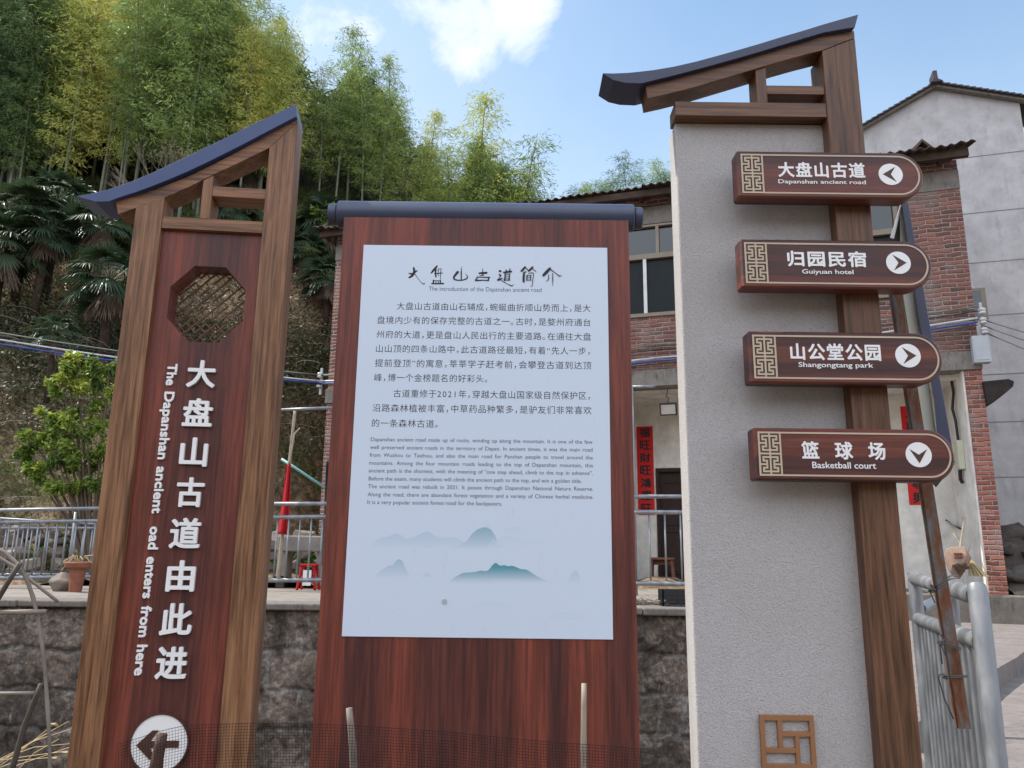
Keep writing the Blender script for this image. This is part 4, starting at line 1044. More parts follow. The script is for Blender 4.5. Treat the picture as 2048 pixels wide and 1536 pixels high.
# floodlight hanging under the beam
o, x, z = on_house('floodlight', 'small square black floodlight hanging below the porch beam', 'lamp', 1337, 818, .30)
k = .15
MB().box(-k, k, -.05, .03, -.11, .11).build('housing', BLACK, o, bevel=.01)
MB().box(-k+.025, k-.025, -.056, -.051, -.085, .085).build('lens', LED, o)
MB().tube([(0, 0, .11), (.01, 0, .2), (-.03, 0, .23), (0, 0, .30), (0, 0, zbb-z)], .008, 6).build('hook', BLACK, o)
o.rotation_euler = (R(18), 0, HP.rz)
# stool by the door
o, x, z = on_house('wooden_stool', 'small reddish wooden stool beside the dark door', 'stool', 1325, 1142, .9)
o.location.z = TZ; 
MB().box(-.21, .21, -.13, .13, .42, .46).build('seat', STOOLW, o, bevel=.006)
for sx in (-1, 1):
    for sy in (-1, 1): MB().tube([(sx*.17, sy*.09, .42), (sx*.20, sy*.12, 0)], .022, 6).build('leg', STOOLW, o)
MB().box(-.18, .18, -.012, .012, .33, .42).build('apron', STOOLW, o)
# white electrical box with dark cable, meter box
o, x, z = on_house('fuse_box', 'ivory electrical box with tangled black cable on the porch side wall', 'electrical box', 1927, 905, .35)
o.location = HP.world(pier_l-.03, .55, z-.25); o.rotation_euler = (0, 0, HP.rz-R(90))
MB().box(-.13, .13, -.09, -.001, 0, .46).build('case', IVORY, o, bevel=.01)
MB().box(-.10, .10, -.095, -.0905, .05, .41).build('cover', IVORY, o, bevel=.004)
MB().tube([(0, -.04, .46), (.02, -.05, .8), (-.06, -.06, 1.0), (.04, -.04, 1.25), (-.1, -.03, 1.7), (-.1, -.03, 2.1), (.2, -.03, 2.35)], .022, 7).tube([(-.05, -.05, 0), (-.08, -.05, -.15), (0, -.05, -.2)], .03, 7).build('cable', CABK, o)
o, x, z = on_house('meter_box', 'light grey metal meter box hung on the house corner below the insulators', 'electrical box', 1964, 727, -.1)
hb = hz(1964, 673, -.1)-z
MB().box(-.12, .12, -.08, .06, 0, hb).build('case', GREYBOX, o, bevel=.012)
MB().box(-.10, .10, -.088, -.081, .04, hb-.04).build('cover', GREYBOX, o, bevel=.004)
def insul(px, py, d, n, label, sp=.16):
    o, x, z = on_house('insulator_bracket', label, 'insulator', px, py, d)
    MB().box(-.02, .02, -.02, .02, -sp*n+.02, .16).build('bar', GREYBOX, o)
    for i in range(n):
        MB().lathe([(.02, -.05), (.05, -.04), (.055, -.015), (.03, 0), (.055, .015), (.05, .045), (.02, .06)], (.0, -.06, -i*sp), 14).build('insulator', plain('porcelain', (.5, .5, .5), .2, .6), o, smooth=True)
    return o
insul(1962, 625, -.1, 3, 'white porcelain insulators on the right corner of the brick house')
insul(643, 752, -.3, 2, 'white porcelain insulators on the left corner of the brick house', .2)
# black torn awning stub by the corner
o, x, z = on_house('awning_stub', 'charred black broken awning sticking out beside the brick pier', 'awning', 1967, 785, -.05)
MB().prism([(0, .17), (.35, .19), (.42, .15), (.40, .07), (.30, -.02), (.20, -.10), (.12, -.16), (.02, -.2)], -.04, .5).build('sheet', CHAR, o, bevel=.01)
# brooms, sack leaning at the foot of the side wall
def leaning(name, label, cat, p0, p1, d0, d1, r, m):
    a = HP.world(HP.loc(*p0, d0)[0], d0, HP.loc(*p0, d0)[1]); b = HP.world(HP.loc(*p1, d1)[0], d1, HP.loc(*p1, d1)[1])
    o = empty(name, a); tag(o, label, cat); MB().tube([(0, 0, 0), (b-a)*.5, b-a], r, 8).build('handle', m, o); return o, b-a
def broom(name, label, p0, p1, d0, d1):
    o, v = leaning(name, label, 'broom', p0, p1, d0, d1, .016, BAMB)
    u = v.normalized(); mb = MB(); rr_ = random.Random(3)
    for k in range(60):
        j = Vector((rr_.uniform(-1, 1), rr_.uniform(-1, 1), 0))*.11
        mb.tube([u*.32, u*.2+j*.3, u*-.02+j], .005, 4)
    mb.build('bristles', STRAW, o); return o
broom('broom', 'straw broom standing head down against the porch side wall', (1957, 1150), (1905, 1062), -.25, .1)
leaning('bamboo_stick', 'thin upright bamboo stick propped behind the paper sack', 'stick', (1915, 1130), (1929, 1035), -.2, .05, .016, BAMB)
o, x, z = on_house('paper_sack', 'crumpled printed paper sack with a dark stain by the brooms', 'sack', 1918, 1158, -.28)
vs, fs = rock((.20, .11, .27), 90); MB().add([(x_, y_, z_+.26) for x_, y_, z_ in vs], fs).build('bag', SACK, o, bevel=.012)
stn = [(.02+.085*(1+.35*math.sin(a*3.1)+.25*math.sin(a*7+1))*math.cos(a), .15+.075*(1+.35*math.sin(a*3.1)+.25*math.sin(a*7+1))*math.sin(a)) for a in [k*2*math.pi/22 for k in range(22)]]
MB().prism(stn, -.112, -.08).build('stain', plain('soot_stain', (.07, .045, .03), .9, .1, 0, .4, 20), o)
mp_ = MB()
for k in range(2):
    for q in range(3): mp_.box(-.05+q*.04, -.022+q*.04, -.116, -.07, .30+k*.05, .325+k*.05)
mp_.build('print', plain('faded_print', (.20, .06, .045), .9, .1), o)
# crate and dry twigs on the terrace edge
c0 = at(1357, 1211, WY+.25); o = empty('plastic_crate', (c0.x, c0.y, TZ)); tag(o, 'black plastic basket crate on the terrace edge behind the stucco sign', 'crate')
cw, chh_ = .18, .17; cm = MB()
for k in range(7): cm.box(-cw+k*cw/3-.006, -cw+k*cw/3+.006, -.12, -.108, .005, chh_)
for k in range(5): cm.box(-cw, cw, -.124, -.112, .002+k*.04, .012+k*.04)
for sx in (-1, 1):
    for k in range(5): cm.box(sx*cw-.006, sx*cw+.006, -.12+k*.06, -.108+k*.06, .005, chh_)
cm.build('slats', BLACK, o); MB().box(-cw, cw, -.1, .13, 0, .012).build('base', BLACK, o); MB().box(-cw, cw, .12, .132, .012, chh_).build('back', BLACK, o)
c0 = at(1292, 1196, WY+.4); tw = MB(); rt_ = random.Random(9)
for k in range(60):
    a = rt_.uniform(0, 6.28); b = rt_.uniform(.1, .4); p = [Vector((rt_.uniform(-.15, .15), rt_.uniform(-.06, .06), .01))]
    for q in range(3): p.append(p[-1]+Vector((math.cos(a+rt_.uniform(-.7, .7)), math.sin(a)*.5, rt_.uniform(-.1, .45)))*b/3)
    p[-1].z = max(.01, p[-1].z); tw.tube(p, .004, 4)
o = tw.build('dry_twigs', BAMBD); o.location = (c0.x, c0.y, TZ); tag(o, 'heap of dry brown twigs on the terrace edge below the railing', 'twigs')
# cables
def cable(name, pts_, r, m, label):
    P = []
    for (a, b) in zip(pts_[:-1], pts_[1:]):
        a, b = Vector(a), Vector(b); sag = (b-a).length*.012
        for k in range(13):
            t = k/12; P.append(a+(b-a)*t-Vector((0, 0, sag*4*t*(1-t))))
    o = MB().tube(P, r, 6).build(name, m, smooth=True); tag(o, label, 'cable', 'cables strung across to the brick house'); return o
hl = lambda px, py, d: HP.world(HP.loc(px, py, d)[0], d, HP.loc(px, py, d)[1])
for i, (y0, y1, y2, y3, y4, r, m, lab) in enumerate([
    (664, 702, 750, 690, 612, .014, CABG, 'grey green cable, highest of the bundle above the shrub'), (672, 709, 752, 700, 622, .009, CABK, 'thin black cable second from the top of the bundle'),
    (678, 716, 762, 716, 636, .017, CABW, 'thick white cable crossing above the shrub'), (688, 724, 766, 722, 644, .016, CABB, 'blue cable just under the white one'), (696, 730, 768, 728, 650, .009, CABK, 'lowest thin black cable of the bundle')]):
    A = at(-160, y0-26, 13.0)
    cable('cable', [A, hl(640, y2, -.36-.01*i), hl(1310, y3, -.06-.012*i), hl(1955, y4, -.14-.012*i)], r, m, lab)
for i, (ya, yb) in enumerate([(692, 748), (703, 757), (712, 770)]):
    cable('cable', [hl(1968, 640+i*12, -.1), at(2300, yb-20+i*20, 9.5)], .009, CABK, ['topmost', 'middle', 'lowest'][i]+' of three thin black cables leaving the right insulators')

# ---------------------------------------------------------------- grey gable house behind
pG = at(1900, 1100, 17.0); GP = PL((pG.x, pG.y, .66), R(-17))
gh = empty('gable_house', GP.o, GP.rz); tag(gh, 'tall grey rendered house with a tiled gable roof behind the brick house', 'house')
gx = lambda px, py: GP.loc(px, py); ap = gx(1868, 180); el = gx(1727, 262); er = gx(2052, 205)
sl = (ap[1]-el[1])/(ap[0]-el[0]); w_l = el[0]-.1; w_r = ap[0]+(ap[0]-w_l)
zl_ = ap[1]-sl*(ap[0]-w_l); slr = (ap[1]-gx(2048, 208)[1])/(gx(2048, 208)[0]-ap[0]); zr_ = ap[1]-slr*(w_r-ap[0])
MB().prism([(w_l, 0), (w_r, 0), (w_r, zr_), (ap[0], ap[1]), (w_l, zl_)], 0, 9).build('wall', RENDER, gh)
jm = MB()
for y_ in (312, 425, 525, 632, 750, 845, 955):
    z = gx(1960, y_)[1]; jm.box(w_l+.01, w_r-.01, -.006, -.001, z-.009, z+.009)
jm.build('joint_lines', plain('dark_joint', (.20, .195, .20), .9), gh)
rm_ = MB(); st = 16
for s_ in (-1, 1):
    ln = (w_r-ap[0])+.35; sl_ = sl; sl = sl if s_ < 0 else slr
    for k in range(st):
        a0, a1 = k/st, (k+1)/st+.02
        xa, xb = ap[0]+s_*ln*a0, ap[0]+s_*ln*a1; za, zb = ap[1]+.05-sl*ln*a0, ap[1]+.05-sl*ln*a1
        rm_.add([(xa, -.24, za), (xb, -.24, zb+.035), (xb, 9.3, zb+.035), (xa, 9.3, za), (xa, -.24, za+.03), (xb, -.24, zb+.065), (xb, 9.3, zb+.065), (xa, 9.3, za+.03)], [(0,1,2,3),(4,7,6,5),(0,4,5,1),(1,5,6,2),(2,6,7,3),(3,7,4,0)])
sl = sl_
ro = rm_.build('roof', TILE, gh)
vb = MB()
for s_ in (-1, 1):
    ln = (w_r-ap[0])+.3; sl = sl if s_ < 0 else slr
    vb.add([(ap[0], -.16, ap[1]+.0), (ap[0]+s_*ln, -.16, ap[1]-sl*ln), (ap[0]+s_*ln, -.003, ap[1]-sl*ln), (ap[0], -.003, ap[1]), (ap[0], -.16, ap[1]+.065), (ap[0]+s_*ln, -.16, ap[1]+.065-sl*ln), (ap[0]+s_*ln, -.003, ap[1]+.065-sl*ln), (ap[0], -.003, ap[1]+.065)], [(0,1,2,3),(4,7,6,5),(0,4,5,1),(1,5,6,2),(2,6,7,3),(3,7,4,0)])
vb.build('verge', CONC_BAND, gh)
MB().prism([(ap[0]-.12, ap[1]+.05), (ap[0]+.14, ap[1]+.05), (ap[0]+.04, ap[1]+.12), (ap[0]+.03, ap[1]+.34), (ap[0]-.06, ap[1]+.34), (ap[0]-.05, ap[1]+.12)], -.3, .1).build('finial', TILE, ro)
wa = gx(1946, 640); wbx = gx(1966, 576)
fo = MB().box(wa[0]-.6, wbx[0]+.03, -.03, -.002, wa[1], wbx[1]).build('window', ALU, gh)
MB().box(wa[0]-.57, wbx[0]-.06, -.035, -.0305, wa[1]+.04, wbx[1]-.06).build('pane', GLASSD, fo)
# charcoal rubble beside the road
rr2 = random.Random(21)
DROCK = concrete('dark_rock', (.085, .075, .068), .75, 5)
LROCK = concrete('grey_rubble', (.15, .135, .12), .6, 3)
bl_ = at(1978, 1150, 12.2).x; bkx = np.arange(bl_, bl_+5.2, .16); bky = np.arange(11.15, 14.6, .16); bgx, bgy = np.meshgrid(bkx, bky)
bgz = np.clip(.5+(bgy-11.15)*1.25, 0, 2.0)+.10*np.sin(bgx*5.1+bgy*3)+.08*np.sin(bgx*11-bgy*7)+.05*np.sin(bgy*17+bgx*3)
q_ = (np.arange(len(bky)-1)[:, None]*len(bkx)+np.arange(len(bkx)-1)[None, :]).ravel()
tag(npmesh('rock_bank', np.c_[bgx.ravel(), bgy.ravel(), bgz.ravel()], np.c_[q_, q_+1, q_+len(bkx)+1, q_+len(bkx)], concrete('bank_earth', (.075, .062, .052), .7, 3), smooth=True), kind='structure')
for k, (px, py, s_, lab) in enumerate([(2012, 1098, .20, 'large black rock on the bank beside the brick pier'), (2052, 1075, .30, 'biggest black rock at the right edge of the bank'), (2044, 1150, .25, 'black boulder in the middle of the rock bank'), (2062, 1205, .24, 'lowest black boulder at the road edge'), (2018, 1150, .19, 'small grey rock wedged under the brick pier'), (2085, 1120, .36, 'black boulder at the far right of the bank')]):
    p = at(px, py, 11.6)
    for _ in range(40):  # rest on the bank
        zb_ = .5+(p.y-11.15)*1.25
        if p.z > zb_+s_*.25: p = at(px, py, p.y+.05)
    vs, fs = rock((s_*1.1, s_*.7, s_*.62), k+40)
    o = MB().add(vs, fs).build('boulder', DROCK); o.location = p; tag(o, lab, 'rock', 'dark rocks beside the road')
MBk = MB()
for k in range(120):
    px = rr2.uniform(1830, 2060); py = rr2.uniform(1185, 1232); d_ = ray(px, py); tt = (.70-EYE)/d_.z; p = CAM+d_*tt
    if p.y > 12.2: p = at(px, py, 12)
    s_ = rr2.uniform(.05, .16); vs, fs = rock((s_*1.3, s_, s_*.8), k, 1); MBk.add([(x+p.x, y+p.y, z+max(p.z, .68)) for x, y, z in vs], fs)
o = MBk.build('rubble', LROCK); tag(o, kind='stuff')

# ---------------------------------------------------------------- railings
def rail_h(px0, px1, Y, rails, post_px, zbot, ztop, sp, name, label, pick=True, rad=.022):
    p0 = at(px0, 1092, Y); p1 = at(px1, 1092, Y); o = empty(name, (p0.x, Y, TZ)); tag(o, label, 'railing', 'galvanised railings on the terrace')
    for y in rails:
        z0 = at(px0, y[0], Y).z-TZ; z1 = at(px1, y[1], Y).z-TZ
        MB().tube([(0, 0, z0), (p1.x-p0.x, 0, z1)], rad*y[2], 10).build('rail', GALV, o, smooth=True)
    if pick:
        zb = at((px0+px1)/2, zbot, Y).z-TZ; zt = at((px0+px1)/2, ztop, Y).z-TZ; x = sp*.4
        while x < p1.x-p0.x:
            MB().tube([(x, 0, zb), (x, 0, zt)], rad*.55, 8).build('picket', GALV, o, smooth=True); x += sp
    for pp, zt_ in post_px:
        x = at(pp, 1092, Y).x-p0.x; MB().tube([(x, 0, 0), (x, 0, at(pp, zt_, Y).z-TZ)], rad*1.1, 10).build('rail_post', GALV, o, smooth=True)
    return o
YR = 10.3
rail_h(-90, 215, YR, [(1022, 1016, 1.1), (1046, 1041, 1.1), (1158, 1153, 1.25)], [(215, 1016), (-60, 1020)], 1155, 1044, .125, 'railing', 'galvanised railing at the left edge of the picture above the stone wall')
rail_h(-120, 215, YR+1.1, [(1030, 1050, .8), (1056, 1056, 1.0), (1150, 1148, 1.0)], [(143, 1024)], 1150, 1056, .125, 'railing', 'second galvanised railing seen just behind the left one', True, .02)
rail_h(520, 668, YR, [(1008, 1007, 1.2), (1035, 1033, 1.25), (1161, 1160, 1.3)], [], 1160, 1035, .148, 'railing', 'galvanised railing in the gap between the left sign and the board')
p = at(560, 820, YR+.1); q = at(670, 815, YR+.1)
o = MB().tube([p, q], .022, 8).build('drying_pole', GALV, smooth=True); tag(o, 'pale metal drying pole high in the gap left of the board', 'pole')
rail_h(1256, 1420, YR, [(993, 993, 1.25), (1024, 1025, 1.35), (1166, 1169, 1.4)], [(1270, 772)], 1167, 1025, .205, 'railing', 'galvanised railing in front of the porch door')
a = at(1262, 774, YR); MB_ = MB().tube([(0, 0, 0), (.33, 0, .012)], .022, 8).build('bracket_arm', GALV, smooth=True); MB_.location = a - Vector((0, .0, 0)); tag(MB_, 'short pale metal arm on top of the tall railing post', 'bracket')

# heavy gate railing on the right, close by
gp = at(1953, 1160, 2.78); dirg = Vector((.376, 1, 0)).normalized(); gr = empty('gate_railing', (gp.x, gp.y, .5), math.atan2(dirg.y, dirg.x)-math.pi/2)
tag(gr, 'weathered galvanised pipe railing at the right, close to the signpost', 'railing')
# local y runs along the railing
zt = at(1953, 1172, 2.78).z-.5
RP = .032
MB().tube([(0, 0, -.6), (0, 0, zt-.02), (0, .012, zt)], [RP, RP, RP*.9], 20).build('rail_post', GALV, gr, smooth='auto')
ln = 1.62*1.068
zA1 = at(1818, 1157, 4.4).z-.5; zl0 = at(1938, 1281, 2.85).z-.5; zl1_ = at(1824, 1237, 4.4).z-.5
MB().tube([(0, .03, zt-.035), (0, ln, zA1)], .034, 18).build('rail', GALV, gr, smooth='auto')
MB().tube([(0, .03, zl0), (0, ln, zl1_)], .031, 18).build('rail', GALV, gr, smooth='auto')
MB().tube([(0, ln, -.6), (0, ln, zA1+.03)], .034, 18).build('rail_post', GALV, gr, smooth='auto')
for k in range(1, 13):
    f = k/13.; MB().tube([(0, f*ln, -.6), (0, f*ln, zl0+(zl1_-zl0)*f)], .0125, 10).build('picket', GALV, gr, smooth='auto')
MB().tube([(.02, ln+.03, zl1_+.05), (.30, ln+.9, zA1-.12)], .03, 12).build('brace', GALV, gr, smooth='auto')
MB().tube([(.32, ln+.95, -.6), (.32, ln+.95, zA1-.05)], .032, 12).build('rail_post', GALV, gr, smooth='auto')

# leaning signboard on a rusty steel strip, wired to that railing
YL = 2.72
def lw(px, py, dy=0): return at(px, py, YL+dy)
b0 = lw(1926, 1456); rsn = empty('leaning_signboard', b0); tag(rsn, 'leaning cream board with navy frame on a rusty steel strip wired to the railing', 'sign')
def quadbar(mb, a, b, wx, wy):
    vs = []
    for p in (a, b):
        p = p-b0; vs += [(p.x-wx, p.y-wy, p.z), (p.x+wx, p.y-wy, p.z), (p.x+wx, p.y+wy, p.z), (p.x-wx, p.y+wy, p.z)]
    return mb.add(vs, [(0,3,2,1),(4,5,6,7),(0,1,5,4),(1,2,6,5),(2,3,7,6),(3,0,4,7)])
mb = MB(); quadbar(mb, lw(1926, 1456), lw(1787, 560), .021, .012); mb.build('steel_strip', RUST, rsn, bevel=.001)
mb = MB()
def slab(pxs, d0, d1, m, name, bevel=.002):
    vs = [tuple(lw(x, y, d)-b0) for d in (d0, d1) for x, y in pxs]; n = len(pxs)
    return MB().add(vs, [tuple(range(n)), tuple(range(2*n-1, n-1, -1))]+[((i+1) % n, i, n+i, n+(i+1) % n) for i in range(n)]).build(name, m, rsn, bevel=bevel)
slab([(1800, 412), (1806, 412), (1840, 640), (1886, 960), (1862, 966), (1822, 760), (1800, 620)], .03, .045, BOARDW, 'board')
slab([(1803, 404), (1816, 404), (1858, 640), (1888, 800), (1910, 925), (1880, 948), (1868, 800), (1838, 640)], .0, .05, NAVY, 'frame_edge')
slab([(1780, 476), (1801, 408), (1804, 412), (1788, 478)], .02, .04, ALUW, 'upper_frame')
slab([(1788, 478), (1804, 412), (1800, 480), (1801, 520), (1790, 520)], .041, .05, BLACK, 'back_sheet', 0)
slab([(1864, 966), (1882, 950), (1914, 924), (1908, 930), (1872, 975)], -.002, .052, BLACK, 'bottom_edge', 0)
# tie wires
tw = MB()
def wl(pts_, r=.0022): tw.tube([at(x, y, Y)-b0 for x, y, Y in pts_], r, 6)
for dz in (0, 6):
    wl([(1868, 1177+dz, 2.69), (1880, 1168+dz, 2.67), (1900, 1152+dz, 2.69), (1915, 1150+dz, 2.75)])
    wl([(1877, 1284+dz*.6, 2.68), (1900, 1288+dz*.6, 2.67), (1922, 1296+dz*.6, 2.70)])
    wl([(1890, 1353+dz*.5, 2.68), (1910, 1352+dz*.5, 2.67), (1935, 1351+dz*.5, 2.72)])
wl([(1862, 1170, 2.69), (1870, 1180, 2.67), (1858, 1182, 2.67), (1868, 1176, 2.66)], .0035); wl([(1858, 1180, 2.69), (1864, 1192, 2.68), (1870, 1206, 2.68)])
wl([(1884, 1270, 2.70), (1888, 1280, 2.68), (1876, 1285, 2.67), (1882, 1292, 2.66)], .0035); wl([(1880, 1286, 2.68), (1884, 1328, 2.68)]); wl([(1882, 1288, 2.68), (1892, 1312, 2.67)])
wl([(1888, 1348, 2.68), (1880, 1349, 2.68), (1877, 1356, 2.68), (1890, 1400, 2.67), (1907, 1438, 2.67)]); wl([(1886, 1354, 2.67), (1893, 1358, 2.66), (1896, 1352, 2.66), (1888, 1351, 2.66)], .0035)
o = tw.build('tie_wire', WIRE, rsn, smooth=True)

# ---------------------------------------------------------------- things in the gap left of the board
def bamboo_pole(name, label, pts_, r, cat='pole', m=BAMB, nodes=True, group=None):
    P = [Vector(p) for p in pts_]; o = empty(name, P[0]); tag(o, label, cat, group)
    # resample and swell at the nodes
    Q, RR = [], []
    for a, b in zip(P[:-1], P[1:]):
        n = max(3, int((b-a).length/.05))
        for k in range(n): Q.append(a+(b-a)*k/n-P[0])
    Q.append(P[-1]-P[0]); s_ = 0
    for i in range(len(Q)):
        RR.append(r*(1.14 if i % 6 == 3 and nodes else 1)*(1-.25*i/len(Q)))
    MB().tube(Q, RR, 9).build('culm', m, o, smooth=True); return o
bamboo_pole('bamboo_pole', 'upright bare bamboo pole with a red flag behind the railing', [at(556, 1165, 10.9), at(575, 960, 10.9), at(590, 822, 10.9)], .028)
bamboo_pole('bamboo_pole', 'thin forked bamboo twig tied to the flag pole', [at(578, 930, 10.85), at(589, 868, 10.85), at(600, 856, 10.85)], .014)
o = MB().tube([at(563, 918, 11.0), at(645, 972, 11.0)], .02, 8).build('striped_pole', TEAL, smooth=True); tag(o, 'slanting teal plastic pole crossing behind the railing', 'pole')
def cloth(name, label, cat, outline, Y, m, wave=.03):
    xs_ = np.linspace(0, 1, 14); zs = np.linspace(0, 1, 24); V = []
    (tl, tr, br, bl) = outline
    c0_ = at(*bl, Y)
    for zf in zs:
        for xf in xs_:
            x = (tl[0]*(1-xf)+tr[0]*xf)*(1-zf)+(bl[0]*(1-xf)+br[0]*xf)*zf; y = (tl[1]*(1-xf)+tr[1]*xf)*(1-zf)+(bl[1]*(1-xf)+br[1]*xf)*zf
            V.append(at(x, y, Y+wave*math.sin(xf*9+zf*2))-c0_)
    q = (np.arange(23)[:, None]*14+np.arange(13)[None, :]).ravel()
    o = npmesh(name, np.array([tuple(v) for v in V]), np.c_[q, q+1, q+15, q+14], m, smooth=True); o.location = c0_
    md = o.modifiers.new('thick', 'SOLIDIFY'); md.thickness = .006
    tag(o, label, cat); return o
cloth('red_flag', 'furled red flag cloth hanging on the bamboo pole', 'flag', [(573, 928), (582, 928), (578, 1068), (556, 1068)], 10.85, REDC)
cloth('black_tarp', 'black cloth hanging at the corner of the brick house', 'cloth', [(652, 925), (672, 900), (668, 1135), (644, 1130)], 10.6, BLACK)
p = at(606, 1165, 11.4); o = empty('stone_table', (p.x, p.y, TZ)); tag(o, 'grey stone slab table behind the railing', 'table')
zt_ = at(606, 1072, 11.4).z-TZ; MB().box(-.34, .34, -.25, .25, zt_-.22, zt_).build('tabletop', STONEB, o, bevel=.02)
for sx in (-1, 1): MB().box(sx*.28-.06, sx*.28+.06, -.2, .2, 0, zt_-.221).build('leg', STONEB, o, bevel=.01)
p = at(617, 1166, 10.7); o = empty('plastic_stool', (p.x, p.y, TZ)); tag(o, 'red and white plastic stool under the stone table', 'stool')
MB().box(-.11, .11, -.11, .11, .31, .34).build('seat', REDC, o, bevel=.01)
for sx in (-1, 1):
    for sy in (-1, 1): MB().tube([(sx*.08, sy*.08, .31), (sx*.12, sy*.12, 0)], .02, 6).build('leg', REDC, o)
MB().box(-.055, .055, -.105, -.09, .06, .26).build('front_panel', WHITE, o)
# flower pot behind the left railing
p = at(150, 1186, 9.6); o = empty('flower_pot', (p.x, p.y, TZ)); o.scale = (.62,)*3; tag(o, 'terracotta flower pot with dry stalks behind the left railing', 'flower pot')
MB().lathe([(.11, 0), (.145, .36), (.15, .42), (.24, .47), (.26, .55), (.24, .57), (.20, .56), (.17, .52)], n=24).build('pot', TERRA, o, smooth='auto')
mb = MB(); rp_ = random.Random(2)
for k in range(14):
    a = rp_.uniform(0, 6.3); mb.tube([(0, 0, .50), (math.cos(a)*.12, math.sin(a)*.12, .68), (math.cos(a)*.3, math.sin(a)*.2, .60+rp_.uniform(-.25, .12))], .008, 4)
mb.build('stalks', STRAW, o)
p = at(121, 1183, 9.7); vs, fs = rock((.16, .12, .15), 77); o = MB().add(vs, fs).build('boulder', plain('brown_rock', (.20, .165, .14), .9, .2, 0, .3, 5)); o.location = (p.x, p.y, TZ+.10); tag(o, 'brown rounded stone beside the flower pot', 'rock')

# ---------------------------------------------------------------- foreground: bamboo hoop, stakes, net, straw
YF = 1.95
bamboo_pole('bamboo_hoop', 'curved split bamboo hoop at the lower left corner', [at(x, y, YF) for x, y in [(-60, 1085), (-20, 1090), (10, 1105), (35, 1128), (52, 1155), (66, 1195), (75, 1232), (83, 1280), (90, 1340), (95, 1410), (99, 1480), (100, 1560), (101, 1700)]], .0052, 'hoop', BAMBD)
bamboo_pole('bamboo_stick', 'thin slanting bamboo stick crossing the top of the hoop', [at(-40, 1092, YF+.03), at(30, 1135, YF+.03), at(115, 1203, YF+.03)], .0048, 'stick', BAMBD)
bamboo_pole('bamboo_stick', 'dark slanting bamboo stick tied to the hoop near its top', [at(-30, 1240, YF-.02), at(40, 1126, YF-.02)], .007, 'stick', plain('dark_bamboo', (.06, .045, .035), .7))
bamboo_pole('bamboo_stick', 'upper level bamboo stick tied across the hoop', [at(-80, 1227, YF-.015), at(92, 1223, YF-.015)], .0065, 'stick', BAMBD)
bamboo_pole('bamboo_stick', 'lower level bamboo stick ending at the hoop', [at(-80, 1388, YF+.015), at(68, 1386, YF+.015)], .0048, 'stick', BAMBD)
bamboo_pole('bamboo_stick', 'long dark bamboo stick leaning across the lower left', [at(18, 1560, YF+.05), at(50, 1450, YF+.05), at(82, 1368, YF+.05)], .0072, 'stick', bpy.data.materials['dark_bamboo'])
NY = 2.22
def stake(label, pts_, r, Y, m=BAMB):
    return bamboo_pole('garden_stake', label, [at(x, y, Y) for x, y in pts_], r, 'stake', m, True, 'bamboo stakes holding the net')
stake('pale bamboo stake in front of the board, left one, topped with a frayed end', [(712, 1640), (706, 1500), (698, 1416)], .0115, NY+.05, BAMBD)
stake('tall thin pale bamboo stake in front of the board near its right edge', [(1167, 1640), (1167, 1500), (1168, 1367)], .0095, NY+.05)
stake('dark stake in front of the arrow disc, under the net', [(300, 1640), (311, 1540), (324, 1468)], .019, NY+.06, plain('dark_wood_stake', (.085, .040, .030), .7))
# net
TOP = [(236, 1488), (262, 1481), (290, 1472), (318, 1463), (340, 1458), (363, 1452), (420, 1449), (524, 1446), (620, 1448), (700, 1451), (800, 1457), (900, 1464), (1000, 1475), (1100, 1484), (1200, 1491), (1290, 1499)]
def nety(x, k): return float(np.interp(x, [p[0] for p in TOP], [p[1] for p in TOP])) + k
def netp(x, y):
    Yd = NY + .012*math.sin(x*.02)+.008*math.sin(y*.05+x*.011) + (.03*math.exp(-((x-322)/60)**2) if False else 0)
    return at(x + 1.2*math.sin(y*.06+x*.02), y, Yd)
nm = MB(); G_ = 6.0; r_ = .0005
o0 = netp(760, 1600)
x = 236
while x < 1292:
    y0 = nety(x, 0); P = [netp(x, y0+k) - o0 for k in (-2 if rng.random() < .3 else 0, 30, 60, 90, 130)]
    nm.tube(P, r_, 3, cap=False); x += G_
k = 0
while k < 125:
    nm.tube([netp(x, nety(x, k)) - o0 for x in range(236, 1294, 22)], r_*(1.5 if k == 0 else 1), 3, cap=False); k += G_
o = nm.build('net', NET, fixn=False); o.location = o0; tag(o, 'dark fine-meshed garden net stretched along the bottom in front of the signs', 'net')
# straw at the lower left
sm = MB(); rs_ = random.Random(12); o0 = at(60, 1530, 2.3)
for k in range(9):
    x0, y0 = rs_.uniform(-60, 20), rs_.uniform(1500, 1560); x1, y1 = rs_.uniform(110, 180), rs_.uniform(1440, 1530); b_ = rs_.uniform(-14, 6); Y = 2.9+rs_.uniform(-.1, .1)
    sm.tube([at(x0, y0, Y)-o0, at((x0+x1)/2, (y0+y1)/2+b_, Y)-o0, at(x1, y1, Y)-o0], .0013, 4)
    if rs_.random() < .4: sm.tube([at(x1-14, y1+2, Y)-o0, at(x1, y1+3, Y)-o0, at(x1+6, y1+8, Y)-o0], [.002, .006, .001], 5)
o = sm.build('dry_straw', STRAW); o.location = o0; tag(o, 'bundle of pale dry straw stalks at the lower left corner', 'straw')

